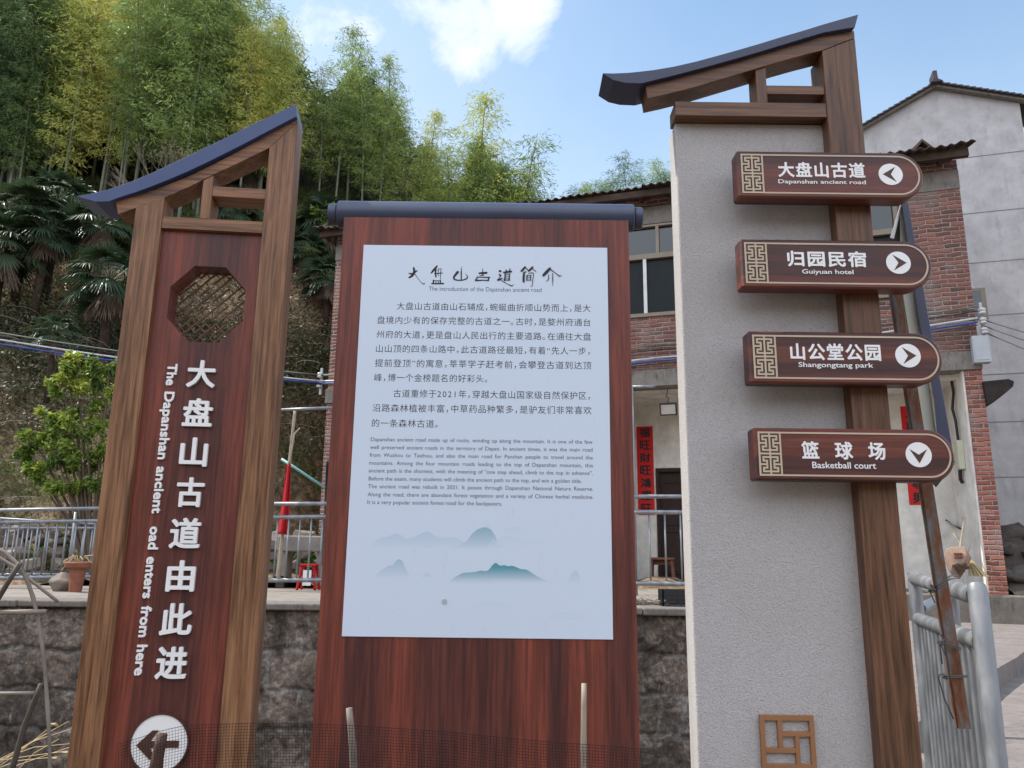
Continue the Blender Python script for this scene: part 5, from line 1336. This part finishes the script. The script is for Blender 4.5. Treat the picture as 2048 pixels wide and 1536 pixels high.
# ---------------------------------------------------------------- vegetation
def leaf_mat(name, stops, rough=.55, trans=.35, objrnd=True):
    m, nt, b = newmat(name, rough, .35)
    s = nt.nodes.new('ShaderNodeSeparateColor'); L(nt, vcol(nt), s.inputs[0])
    if objrnd:
        oi = nt.nodes.new('ShaderNodeObjectInfo')
        so_ = nt.nodes.new('ShaderNodeSeparateColor'); L(nt, oi.outputs['Color'], so_.inputs[0])
        v = math_n(nt, 'ADD', math_n(nt, 'MULTIPLY', so_.outputs[0], .72), math_n(nt, 'MULTIPLY', s.outputs[0], .28))
    else: v = s.outputs[0]
    col = ramp(nt, v, stops); L(nt, col, b.inputs['Base Color'])
    tr = nt.nodes.new('ShaderNodeBsdfTranslucent'); L(nt, col, tr.inputs[0])
    mx = nt.nodes.new('ShaderNodeMixShader'); mx.inputs[0].default_value = trans
    L(nt, b.outputs[0], mx.inputs[1]); L(nt, tr.outputs[0], mx.inputs[2]); L(nt, mx.outputs[0], nt.nodes['Material Output'].inputs[0]); return m
BLEAF = leaf_mat('bamboo_leaf', [(0, (.042, .075, .042)), (.25, (.10, .165, .070)), (.46, (.23, .32, .10)), (.68, (.46, .51, .13)), (.86, (.66, .60, .17)), (1, (.68, .50, .17))], .5, .42)  # dark stops stand in for deep shade in the grove
CULM = plain('bamboo_culm', (.11, .115, .075), .5, .4, 0, .25, 2)
def leaves(P, D, Ln, W, rs, droop=0.0):
    """P positions, D directions (n,3); narrow two-quad-free leaves as single quads (diamond)"""
    n = len(P); D = D/np.linalg.norm(D, axis=1, keepdims=True)
    R_ = rs.normal(size=(n, 3)); S = np.cross(D, R_); S /= np.linalg.norm(S, axis=1, keepdims=True)+1e-9
    Ln = np.broadcast_to(Ln, (n,))[:, None]; W = np.broadcast_to(W, (n,))[:, None]
    a = P; b = P + D*Ln*.45 + S*W*.5; c = P + D*Ln + np.array([0, 0, -1])*Ln*droop; d = P + D*Ln*.45 - S*W*.5
    V = np.stack([a, b, c, d], 1).reshape(-1, 3); F = np.arange(4*n).reshape(n, 4); return V, F
def bamboo_proto(seed, H=10.0, full=1.0, nod=.9, start=.30, rmax=1.25, cone=False):
    rs = np.random.RandomState(seed)
    root = empty('bamboo', (0, 0, 0))
    az = rs.uniform(0, 6.28); lean = rs.uniform(.1, .5)
    def axis(t):
        k = np.asarray(t)
        bx = lean*k**1.5 + nod*np.maximum(0, k-.72)**1.6*6*.55
        z = H*(k - .10*np.maximum(0, k-.80)**1.5*3)
        return np.stack([bx*math.cos(az), bx*math.sin(az), z], -1)
    ts = np.linspace(0, 1, 22); A = axis(ts)
    MB().tube([tuple(p) for p in A], [.055*(1-t*.88)+.004 for t in ts], 7, cap=False).build('trunk', CULM, root, smooth=True, fixn=False)
    Ps, Ds, Cs = [], [], []; tw = MB()
    nodes = np.linspace(start, .995, int(46*full))
    for i, t in enumerate(nodes):
        p0 = axis(t); u = (t-start)/(1-start)
        R0 = rmax*(.35 + 1.25*u**.6*(1-u)**.62)*rs.uniform(.7, 1.2)
        if cone: R0 = rmax*(.16+1.0*(1-u)**.75*min(1, .45+u*3))*rs.uniform(.65, 1.25)
        if rs.rand() < .12: R0 *= .35
        for side in range(2 + (rs.rand() < .4)):
            a = i*2.4 + side*math.pi + rs.uniform(-.6, .6)
            dirh = np.array([math.cos(a), math.sin(a), 0]); el = rs.uniform(.35, .95)
            steps = max(3, int(R0/.16)); p = p0.copy(); tone = rs.uniform(0, 1)
            for k in range(steps):
                f = (k+1)/steps
                dr = dirh*math.cos(el*(1-1.25*f)) + np.array([0, 0, math.sin(el*(1-1.5*f))])
                p = p + dr*(R0/steps)
                m = rs.randint(7, 12)
                if f < .25: m = 4
                off = rs.normal(size=(m, 3))*np.array([.11, .11, .09])
                d = dirh*.7 + rs.normal(size=(m, 3))*.55 + np.array([0, 0, -.42])
                Ps.append(p+off); Ds.append(d); Cs.append(np.full(m, np.clip(.5*tone+rs.uniform(0, .5), 0, 1)))
    P = np.concatenate(Ps); D = np.concatenate(Ds); C = np.concatenate(Cs)
    V, F = leaves(P, D, rs.uniform(.13, .24, len(P)), rs.uniform(.022, .036, len(P)), rs, .15)
    npmesh('crown', V, F, BLEAF, root, col=np.repeat(C, 4)); return root
protos = [bamboo_proto(s, 10, *a) for s, a in enumerate([(1.0, .9, .30, 1.25), (1.15, 1.2, .24, 1.45), (.9, .7, .36, 1.10), (1.1, 1.5, .28, 1.35), (1.0, .5, .22, 1.2), (.8, 1.0, .40, 1.05), (1.25, .25, .22, 1.6, True), (1.1, .45, .30, 1.25, True)])]
SKY = [(-400, -900), (455, -300), (480, 10), (520, -6), (560, 40), (592, 34), (625, 90), (660, 120), (690, 85), (714, 50), (745, 90), (788, 126), (805, 190), (830, 225), (860, 207), (884, 290), (925, 290), (958, 196), (985, 250), (1012, 300), (1045, 303), (1068, 385), (1100, 420)]
rb_ = random.Random(11); used = set(); NB = [0]
def proj(p):
    d = Vector(p)-CAM; w_ = d.dot(cam_f); return 1024+FPX*d.dot(cam_r)/w_, 768-FPX*d.dot(cam_u)/w_
LIT_TONE_X = [(-300, .18), (60, .20), (115, .45), (150, .92), (240, .85), (275, .45), (320, .72), (400, .45), (440, .55), (475, .85), (540, .95), (585, .75), (650, .62), (700, .45), (800, .55), (880, .80), (930, .55), (1060, .48), (1100, .5), (1340, .75)]  # own leaf hues plus the grove's sunlit and shaded parts put into colour
def put_bamboo(x, y, H, label, wide=1.0, k=None, tone=None):
    k = rb_.randrange(len(protos)) if k is None else k
    o = copy_tree(protos[k]) if k in used else protos[k]; used.add(k)
    z = float(hill_z(x, y)); s = H/10.0
    o.location = (x, y, z-.1); o.scale = (s*wide, s*wide, s); o.rotation_euler = (0, 0, rb_.uniform(0, 6.28)); tag(o, label, 'bamboo', 'bamboos of the grove on the hillside'); NB[0] += 1
    if tone is None: tone = float(np.interp(proj((x, y, z+H*.7))[0], [p[0] for p in LIT_TONE_X], [p[1] for p in LIT_TONE_X]))*(1-.022*max(0, y-26)) + rb_.gauss(0, .13)
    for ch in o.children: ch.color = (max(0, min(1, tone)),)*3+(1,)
    return o
# named ones on the skyline: (px, py of the tip, distance, proto, label)
for px, py, Y, k, w_, lab in [(498, 2, 25, 0, 1.2, 'bamboo on the skyline just right of the tallest dark mass, touching the top edge'), (588, 32, 25.5, 7, 1.2, 'thin topped bamboo on the skyline above the left sign roof peak'), (545, 62, 24.5, 1, 1.15, 'yellowish bamboo just left of the left sign roof peak'),
    (716, 48, 25.5, 6, 1.15, 'tall pointed dark bamboo, highest on the skyline right of the left sign'), (788, 122, 26, 7, 1.15, 'bamboo with a drooping top right beside the tall pointed one'), (655, 150, 25, 1, 1.3, 'broad light green bamboo filling the gap right of the left sign'),
    (860, 207, 26, 7, 1.1, 'narrow dark bamboo in the dip between the two tallest skyline crowns'), (886, 292, 25.5, 1, 1.0, 'low ochre bamboo just above the left half of the roller'), (958, 195, 26, 6, 1.25, 'lone tall feathery bamboo against the sky above the board'),
    (1042, 303, 26, 5, 1.3, 'last bamboo on the right of the grove, leaning over above the roller'), (1000, 310, 26.5, 1, 1.1, 'short bushy bamboo right below the lone tall feathery one'), (740, 150, 25, 0, 1.3, 'full green bamboo under the tall pointed one'), (825, 240, 25.5, 1, 1.2, 'bushy green bamboo above the left end of the roller'), (920, 300, 26, 0, 1.2, 'bushy bamboo between the ochre one and the lone feathery one'),
    (1022, 338, 25.5, 0, 1.3, 'low leafy bamboo just right of the board middle, above the roller'), (978, 318, 25, 3, 1.4, 'dense leafy bamboo at the foot of the lone feathery one'), (905, 318, 25, 5, 1.35, 'dark leafy bamboo at the foot of the ochre one'), (948, 270, 25.5, 6, 1.3, 'feathery bamboo doubling the lone tall one on its left'), (1062, 372, 26, 0, 1.3, 'lowest bamboo tuft at the right end of the grove'), (690, 110, 25, 5, 1.3, 'dense bamboo left of the tall pointed one'), (770, 190, 25, 0, 1.35, 'leafy bamboo below the drooping topped one'),
    (168, -15, 24.5, 4, 1.3, 'bright yellow green bamboo standing forward with a bare pale lower stem'), (330, -5, 25, 1, 1.4, 'broad yellow green bamboo above the bare twiggy shrub')]:
    tp = at(px, py, Y); zb = float(hill_z(tp.x, Y)); put_bamboo(tp.x, Y, max(3.5, (tp.z-zb)/.97), lab, w_, k)
tries = 0
LAB = 'tall bamboo crowded among many alike in the dense grove on the hillside'
while NB[0] < 245 and tries < 6000:
    tries += 1
    px = rb_.uniform(-190, 1060) if rb_.random() < .6 else rb_.uniform(520, 1060)
    lo_ = np.interp(px, [-200, 480, 700, 1010], [23.0, 23.0, 24, 25]); Y = lo_ + rb_.random()**1.2*13
    x = at(px, 400, Y).x; H = rb_.uniform(6.8, 10.2); z = float(hill_z(x, Y)); tx, ty = proj((x, Y, z+H*.98))
    lim = max(np.interp(tx+d_, [p[0] for p in SKY], [p[1] for p in SKY]) for d_ in (-28, 0, 28))
    if ty < lim+12: continue
    put_bamboo(x, Y, H, LAB, rb_.uniform(1.0, 1.35))
# small far ones above the brick house roof
for px, py, k, lab in [(1143, 368, 4, 'tiny far pointed bamboo, leftmost above the brick house roof'), (1180, 352, 0, 'far bamboo second from the left above the brick house roof'), (1212, 346, 1, 'broad far bamboo in the middle above the brick house roof'), (1254, 330, 3, 'tallest far bamboo above the brick house roof'), (1292, 352, 2, 'dark narrow far bamboo left of the stucco sign'), (1335, 326, 1, 'yellowish far bamboo right against the stucco sign edge'), (1165, 385, 2, 'low far bamboo between the two leftmost above the roof'), (1235, 372, 0, 'low far bamboo below the tallest far one'), (1310, 345, 1, 'rounded far bamboo beside the yellowish one')]:
    Y = 46 + (k % 3); tp = at(px, py, Y); zb = float(hill_z(tp.x, Y)); o = put_bamboo(tp.x, Y, max(3.2, (tp.z-zb)/.97), lab, 1.4, k); o['group'] = 'far bamboos above the house roof'
# dark wood floor behind the grove: a far mass of the same foliage
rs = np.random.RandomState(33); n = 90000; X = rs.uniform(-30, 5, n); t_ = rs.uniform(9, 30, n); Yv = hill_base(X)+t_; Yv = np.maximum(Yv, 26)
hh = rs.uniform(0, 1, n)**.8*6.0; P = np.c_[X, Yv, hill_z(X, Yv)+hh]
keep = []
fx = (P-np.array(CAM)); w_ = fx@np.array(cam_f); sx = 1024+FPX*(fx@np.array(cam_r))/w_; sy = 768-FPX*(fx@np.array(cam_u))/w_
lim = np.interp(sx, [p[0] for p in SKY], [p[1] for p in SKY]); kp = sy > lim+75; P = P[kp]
V, F = leaves(P, rs.normal(size=(len(P), 3))+np.array([0, 0, -.6]), rs.uniform(.25, .5, len(P)), rs.uniform(.06, .12, len(P)), rs, .1)
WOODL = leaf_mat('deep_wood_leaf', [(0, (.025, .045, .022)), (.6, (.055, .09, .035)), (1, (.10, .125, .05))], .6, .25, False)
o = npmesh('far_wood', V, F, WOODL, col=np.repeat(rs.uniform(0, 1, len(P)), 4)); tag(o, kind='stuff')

# windmill palms
PLEAF = leaf_mat('palm_leaf', [(0, (.022, .042, .024)), (.5, (.040, .070, .034)), (.8, (.075, .11, .05)), (1, (.14, .15, .06))], .42, .2)
PDEAD = leaf_mat('dead_palm_leaf', [(0, (.15, .11, .085)), (.5, (.28, .21, .16)), (1, (.44, .35, .26))], .8, .2)
PTRUNK = plain('palm_fibre', (.055, .040, .030), .95, .1, 0, .4, 9)
def fan(mbv, mbf, mbc, base, dirv, R_, rs, droop, spread=2.6, tone=.5, nseg=22):
    d = dirv/np.linalg.norm(dirv); up = np.array([0, 0, 1.0]); s = np.cross(d, up); s /= np.linalg.norm(s)+1e-9; nrm_ = np.cross(s, d)
    for k in range(nseg):
        a = (k/(nseg-1)-.5)*spread*1.15 + rs.uniform(-.04, .04); v = d*math.cos(a)+s*math.sin(a)
        ln = R_*(.78+.22*math.cos(a*.8))*rs.uniform(.85, 1.08); wdt = .026*R_/.6
        sd = np.cross(v, nrm_); sd /= np.linalg.norm(sd)+1e-9
        pts_ = []; p = base.copy()
        for j, f in enumerate((0, .35, .65, 1.0)):
            q = base + v*ln*f + np.array([0, 0, -1])*droop*ln*f**2.2
            wj = wdt*(.5, 1, .8, .05)[j]; pts_.append((q-sd*wj+nrm_*.008*(k % 2), q+sd*wj-nrm_*.008*(k % 2)))
        b = len(mbv)
        for (l, r) in pts_: mbv.append(l); mbv.append(r); mbc += [min(1, max(0, tone+rs.uniform(-.2, .2)))]*2
        for j in range(3): mbf.append((b+2*j, b+2*j+1, b+2*j+3, b+2*j+2))
def palm_proto(seed, th):
    rs = np.random.RandomState(seed); root = empty('windmill_palm', (0, 0, 0))
    MB().tube([(0, 0, -.3), (.03, .02, th*.5), (0, .04, th)], [.13, .12, .14], 10).build('trunk', PTRUNK, root, smooth=True)
    v, f, c = [], [], []; st = MB(); top = np.array([0, .04, th])
    for k in range(30):
        a = k*2.4+rs.uniform(-.3, .3); el = 1.25-k/30*1.75+rs.uniform(-.12, .12)
        d = np.array([math.cos(a)*math.cos(el), math.sin(a)*math.cos(el), math.sin(el)]); pl = rs.uniform(.55, .8)
        base = top+d*pl+np.array([0, 0, -.10*pl*(k/30)]); st.tube([tuple(top), tuple(top+d*pl*.5+np.array([0, 0, .03])), tuple(base)], [.016, .011, .008], 5)
        d2 = d+np.array([0, 0, -.25-.35*k/30]); fan(v, f, c, base, d2, rs.uniform(.55, .72), rs, rs.uniform(.25, .55), 2.7, .35+rs.uniform(0, .4))
    npmesh('crown', np.array(v), np.array(f), PLEAF, root, col=np.array(c)); st.build('leaf_stalks', plain('palm_stalk', (.07, .10, .04), .5), root, fixn=False)
    v, f, c = [], [], []
    for k in range(16):
        a = k*2.4; d = np.array([math.cos(a)*.5, math.sin(a)*.5, -1.0]); fan(v, f, c, top+np.array([math.cos(a)*.18, math.sin(a)*.18, -.1-rs.uniform(0, .5)]), d, rs.uniform(.5, .75), rs, .2, 1.1, .5, 12)
    npmesh('dead_fronds', np.array(v), np.array(f), PDEAD, root, col=np.array(c)); return root
pp = [palm_proto(1, 2.2), palm_proto(2, 1.5), palm_proto(3, 3.0)]; pu = set()
for i, (px, py, Y, s, lab) in enumerate([(55, 425, 19.0, 1.0, 'windmill palm with a glossy crown at the upper left, before the bamboo stems'), (118, 405, 19.5, 1.0, 'windmill palm directly right of the glossy one, crown against dark stems'), (10, 500, 18.5, 1.05, 'windmill palm cut by the left edge of the picture'),
    (92, 470, 18.6, .9, 'windmill palm with drooping fronds under the two upper palms'), (205, 450, 18.8, .95, 'windmill palm right below the tip of the left sign roof'), (225, 565, 17.2, 1.0, 'palm with a shaggy dead skirt touching the left post of the sign'), (112, 668, 15.4, .5, 'tiny young palm with one pale fan above the cables'),
    (648, 445, 22.5, 1.0, 'palm in the gap between left sign and board, under the roller end'), (610, 510, 21.5, .9, 'darker palm in the gap beside the left sign post'), (505, 345, 25, 1.0, 'palm seen through the upper opening of the left sign frame'), (470, 425, 22, .9, 'palm seen through the lower opening of the left sign frame'), (655, 560, 20.5, .8, 'shaggy palm against the left edge of the brick house')]):
    c = at(px, py, Y); zb = float(hill_z(c.x, Y)); h = max(.4, c.z-zb)
    k = min(range(3), key=lambda q: abs((2.2, 1.5, 3.0)[q]*s-h)); o = copy_tree(pp[k]) if k in pu else pp[k]; pu.add(k)
    o.location = (c.x, Y, c.z-(2.2, 1.5, 3.0)[k]*s); s *= .88; o.location.z += (2.2, 1.5, 3.0)[k]*s*.12/.88; o.scale = (s, s, s); o.rotation_euler = (0, 0, i*1.7); tag(o, lab, 'palm', 'windmill palms on the slope')
    tn_ = rb_.uniform(.2, .7)
    for ch in o.children: ch.color = (tn_,)*3+(1,)

# evergreen shrub on the terrace behind the left railing
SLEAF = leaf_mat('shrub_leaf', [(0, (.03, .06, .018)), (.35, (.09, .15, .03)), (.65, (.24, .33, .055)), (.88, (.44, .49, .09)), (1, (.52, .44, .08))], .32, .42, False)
def shrub(name, label, blobs, base, nleaf, ls_, m, seed, cat='shrub'):
    rs = np.random.RandomState(seed); o = empty(name, base); tag(o, label, cat)
    st = MB(); Ps, Ds, Cs = [], [], []
    for (bx, by, bz, r) in blobs:
        st.tube([(0, 0, 0), (bx*.4, by*.4, bz*.5), (bx, by, bz)], [.03, .02, .008], 6)
        nb_ = max(6, int(14*(r/.5)**2)); tone = rs.uniform(0, .25)
        for q in range(nb_):
            d = rs.normal(size=3); d /= np.linalg.norm(d); e = np.array([bx, by, bz])+d*r*rs.uniform(.45, 1.05)*np.array([1, 1, .85])
            st.tube([(bx, by, bz), tuple(e)], [.008, .003], 4)
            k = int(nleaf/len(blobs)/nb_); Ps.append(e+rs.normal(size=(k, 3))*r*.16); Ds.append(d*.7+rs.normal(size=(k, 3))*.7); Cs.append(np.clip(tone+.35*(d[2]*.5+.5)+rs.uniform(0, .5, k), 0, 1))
    P = np.concatenate(Ps); V, F = leaves(P, np.concatenate(Ds), rs.uniform(.5, 1.4, len(P))*ls_, rs.uniform(.3, .6, len(P))*ls_, rs, .2)
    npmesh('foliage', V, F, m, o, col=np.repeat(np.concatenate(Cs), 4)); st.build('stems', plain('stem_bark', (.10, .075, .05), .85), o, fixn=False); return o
def blobs_px(spec, base, Y):
    out = []
    for px, py, r, dy in spec:
        p = at(px, py, Y+dy); out.append((p.x-base[0], p.y-base[1], p.z-base[2], r))
    return out
bs = at(190, 1030, 12.2); bs = (bs.x, 12.2, 1.2)
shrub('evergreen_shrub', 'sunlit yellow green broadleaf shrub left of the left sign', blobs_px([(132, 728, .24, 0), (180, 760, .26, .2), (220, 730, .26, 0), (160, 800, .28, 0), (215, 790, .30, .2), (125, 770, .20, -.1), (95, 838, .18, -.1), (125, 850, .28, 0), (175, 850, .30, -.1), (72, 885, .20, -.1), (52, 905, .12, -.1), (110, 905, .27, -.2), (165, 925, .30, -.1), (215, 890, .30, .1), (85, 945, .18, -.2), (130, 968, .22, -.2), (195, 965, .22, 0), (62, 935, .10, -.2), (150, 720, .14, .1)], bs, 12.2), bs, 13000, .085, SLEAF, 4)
bs = at(655, 520, 22.0); bs = (bs.x, 22, float(hill_z(bs.x, 22)))
shrub('yellow_bush', 'small yellow leaved bush among the palms left of the brick house', blobs_px([(630, 520, .4, 0), (640, 545, .4, 0), (650, 430, .5, 0)], bs, 22), bs, 1600, .14, SLEAF, 8)
# bare twiggy shrub
TWIG = plain('pale_twig', (.30, .25, .20), .8, .2, 0, .15)
b0 = at(325, 372, 22.5); zb = float(hill_z(b0.x, 22.5)); o = empty('bare_shrub', (b0.x, 22.5, zb)); tag(o, 'leafless pale twiggy shrub with brown seed heads above the left sign roof', 'shrub')
tw = MB(); sd_ = MB(); rt_ = random.Random(6)
def grow(p, d, ln, r, lvl_):
    q = p + d*ln; mid = p+d*ln*.5+Vector((rt_.uniform(-1, 1), rt_.uniform(-1, 1), 0))*ln*.05; tw.tube([p, mid, q], [r, r*.85, r*.65], 5, cap=False)
    if lvl_ == 0:
        if rt_.random() < .8 and q.x > -.5:
            vs, fs = rock((.035, .035, .045), int(q.x*100) % 50, 1); sd_.add([(x+q.x, y+q.y, z+q.z) for x, y, z in vs], fs)
        return
    for k in range(rt_.choice([2, 3])):
        e = (d+Vector((rt_.uniform(-1, 1)*.55, rt_.uniform(-1, 1)*.4, rt_.uniform(-.1, .35)))).normalized(); grow(q, e, ln*rt_.uniform(.65, .85), r*.62, lvl_-1)
gz_ = at(325, 372, 22.5).z - zb
for a, b_ in ((-.7, .5), (-.3, .9), (.05, 1.0), (.35, .9), (-.95, .35), (.2, 1)):
    grow(Vector((0, 0, max(0, gz_-.6))), Vector((a, rt_.uniform(-.3, .3), b_)).normalized(), .62, .018, 4)
tw.tube([(0, 0, -.1), (0, 0, max(.1, gz_-.55))], .03, 6)
tw.build('twigs', TWIG, o, fixn=False); sd_.build('seed_heads', plain('seed_brown', (.22, .17, .11), .9), o)

# ground cover on the slope: dry grass, weeds, brambles, litter
rs = np.random.RandomState(71)
GRASS = leaf_mat('slope_grass', [(0, (.045, .05, .026)), (.22, (.10, .15, .042)), (.40, (.20, .23, .08)), (.52, (.28, .205, .13)), (.75, (.58, .45, .30)), (1, (.72, .58, .41))], .8, .25, False)
def fbm(x, y, s):
    v = 0
    for i in range(5):
        f = s*2**i; v = v + (np.sin(x*f*1.0+y*f*.6+i*1.7)*np.cos(y*f*1.1-x*f*.5+i*2.9))/1.7**i
    return v
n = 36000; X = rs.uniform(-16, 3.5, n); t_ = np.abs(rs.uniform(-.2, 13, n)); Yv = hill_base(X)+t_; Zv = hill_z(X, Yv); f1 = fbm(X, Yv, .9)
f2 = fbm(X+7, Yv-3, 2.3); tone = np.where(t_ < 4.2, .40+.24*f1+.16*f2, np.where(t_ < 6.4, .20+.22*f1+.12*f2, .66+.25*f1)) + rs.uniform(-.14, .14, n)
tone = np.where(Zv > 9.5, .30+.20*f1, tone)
B = 7; bp = np.repeat(np.c_[X, Yv, Zv-.02], B, 0) + rs.normal(size=(n*B, 3))*np.array([.07, .07, .0])
d = rs.normal(size=(n*B, 3))*np.array([.6, .6, .25])+np.array([0, -.25, .75])
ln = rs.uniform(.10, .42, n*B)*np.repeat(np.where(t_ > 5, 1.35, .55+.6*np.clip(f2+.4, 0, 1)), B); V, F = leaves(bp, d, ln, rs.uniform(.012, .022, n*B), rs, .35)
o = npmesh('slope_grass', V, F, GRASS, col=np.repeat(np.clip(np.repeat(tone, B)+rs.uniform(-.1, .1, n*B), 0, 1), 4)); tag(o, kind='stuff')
# dark bramble belt under the palms
n = 5200; X = rs.uniform(-16, 2.5, n); t_ = np.abs(rs.normal(5.0, 1.5, n)); Yv = hill_base(X)+t_; P0 = np.c_[X, Yv, hill_z(X, Yv)+rs.uniform(0, .7, n)]
B = 14; bp = np.repeat(P0, B, 0)+rs.normal(size=(n*B, 3))*.16; V, F = leaves(bp, rs.normal(size=(n*B, 3)), rs.uniform(.05, .13, n*B), rs.uniform(.03, .06, n*B), rs)
o = npmesh('bramble_leaves', V, F, leaf_mat('bramble_leaf', [(0, (.03, .04, .02)), (.6, (.06, .07, .03)), (.85, (.11, .10, .055)), (1, (.22, .16, .10))], .5, .2, False), col=np.repeat(rs.uniform(0, 1, n*B), 4)); tag(o, kind='stuff')
tb_ = MB(); rt_ = random.Random(8)
for k in range(700):
    x = rt_.uniform(-15, 2.0); y = float(hill_base(x))+abs(rt_.gauss(4.8, 1.9)); p = Vector((x, y, float(hill_z(x, y))))
    a = rt_.uniform(0, 6.28); P = [p]; v = Vector((math.cos(a)*.3, math.sin(a)*.3-.15, .45))
    for q in range(6): v = v+Vector((rt_.uniform(-.15, .15), rt_.uniform(-.15, .15), -.10)); P.append(P[-1]+v*.5)
    tb_.tube(P, [.008]*4+[.006, .005, .003], 4, cap=False)
o = tb_.build('bramble_stems', plain('bramble_stem', (.26, .21, .17), .8, .2, 0, .3), fixn=False); tag(o, kind='stuff')
# bright green weeds along the foot of the slope
n = 2600; X = np.concatenate([rs.uniform(-11, -3.6, n//2), rs.uniform(-4.6, -2.2, n//2)]); t_ = rs.uniform(.15, 1.05, n); Yv = hill_base(X)+t_; kp = fbm(X, Yv, 1.3) > -.35; X, Yv = X[kp], Yv[kp]; n = len(X)
P0 = np.c_[X, Yv, hill_z(X, Yv)+rs.uniform(.0, .12, n)]; B = 16; bp = np.repeat(P0, B, 0)+rs.normal(size=(n*B, 3))*np.array([.12, .12, .05])
V, F = leaves(bp, rs.normal(size=(n*B, 3))+np.array([0, -.3, .6]), rs.uniform(.03, .08, n*B), rs.uniform(.02, .04, n*B), rs)
o = npmesh('green_weeds', V, F, leaf_mat('weed_leaf', [(0, (.035, .09, .015)), (.6, (.07, .16, .025)), (1, (.12, .22, .04))], .5, .3, False), col=np.repeat(rs.uniform(0, 1, n*B), 4)); tag(o, kind='stuff')
# dry-stone wall behind the left railing
dw = MB(); rt_ = random.Random(17); o0 = Vector((-7.6, 12.4, TZ)); x = -12.5
for row in range(5):
    x = -13.0
    while x < -2.6:
        s_ = rt_.uniform(.10, .22); yb_ = float(hill_base(x))-.35; vs, fs = rock((s_*1.3, .2, s_*.75), rt_.randrange(999), 1); zz = .08+row*.17+rt_.uniform(-.03, .03)
        dw.add([(a+x-o0.x, b+yb_+row*.05-o0.y, c+zz) for a, b, c in vs], fs, (rt_.random(),)*3); x += s_*2.1
def drystone():
    m, nt, b = newmat('drystone', .95, .15); s = nt.nodes.new('ShaderNodeSeparateColor'); L(nt, vcol(nt), s.inputs[0]); nn = noise(nt, objco(nt), 12, 8, .7)
    v = math_n(nt, 'ADD', math_n(nt, 'MULTIPLY', s.outputs[0], .5), math_n(nt, 'MULTIPLY', nn, .6)); L(nt, ramp(nt, v, [(.25, (.055, .045, .04)), (.5, (.15, .125, .105)), (.8, (.27, .23, .20))]), b.inputs['Base Color']); bump(nt, b, nn, .6, .02); return m
o = dw.build('dry_stone_wall', drystone()); o.location = o0; tag(o, 'low dry stone rubble wall at the foot of the slope behind the railings', 'wall')

# ---------------------------------------------------------------- the valley side behind the viewer (seen in the window panes)
xs = np.arange(-70, 70.1, 2.0); ys = np.arange(-80, -19.9, 2.0); GX, GY = np.meshgrid(xs, ys)
GZ = np.clip((-GY-22)*.50, -.42, 20)+.6*np.sin(GX*.3)+.5*np.sin(GX*.11+GY*.2)-.3
nx, ny = len(xs), len(ys); ii = (np.arange(ny-1)[:, None]*nx + np.arange(nx-1)[None, :]).ravel()
o = npmesh('opposite_hillside', np.c_[GX.ravel(), GY.ravel(), GZ.ravel()], np.c_[ii, ii+1, ii+nx+1, ii+nx], hs.data.materials[0], smooth=True); tag(o, kind='structure')
for i in range(34):
    x = -48+i*2.6+rb_.uniform(-1, 1); y = rb_.uniform(-52, -40); k = rb_.choice([0, 1, 3, 6, 7]); o = copy_tree(protos[k])
    o.location = (x, y, float(np.clip((-y-22)*.50, -.42, 20))-.6); s_ = rb_.uniform(.7, 1.15); o.scale = (s_*1.5, s_*1.5, s_); o.rotation_euler = (0, 0, rb_.uniform(0, 6)); tag(o, 'bamboo on the far valley side, seen only mirrored in the window panes', 'bamboo', 'bamboos mirrored in the windows')
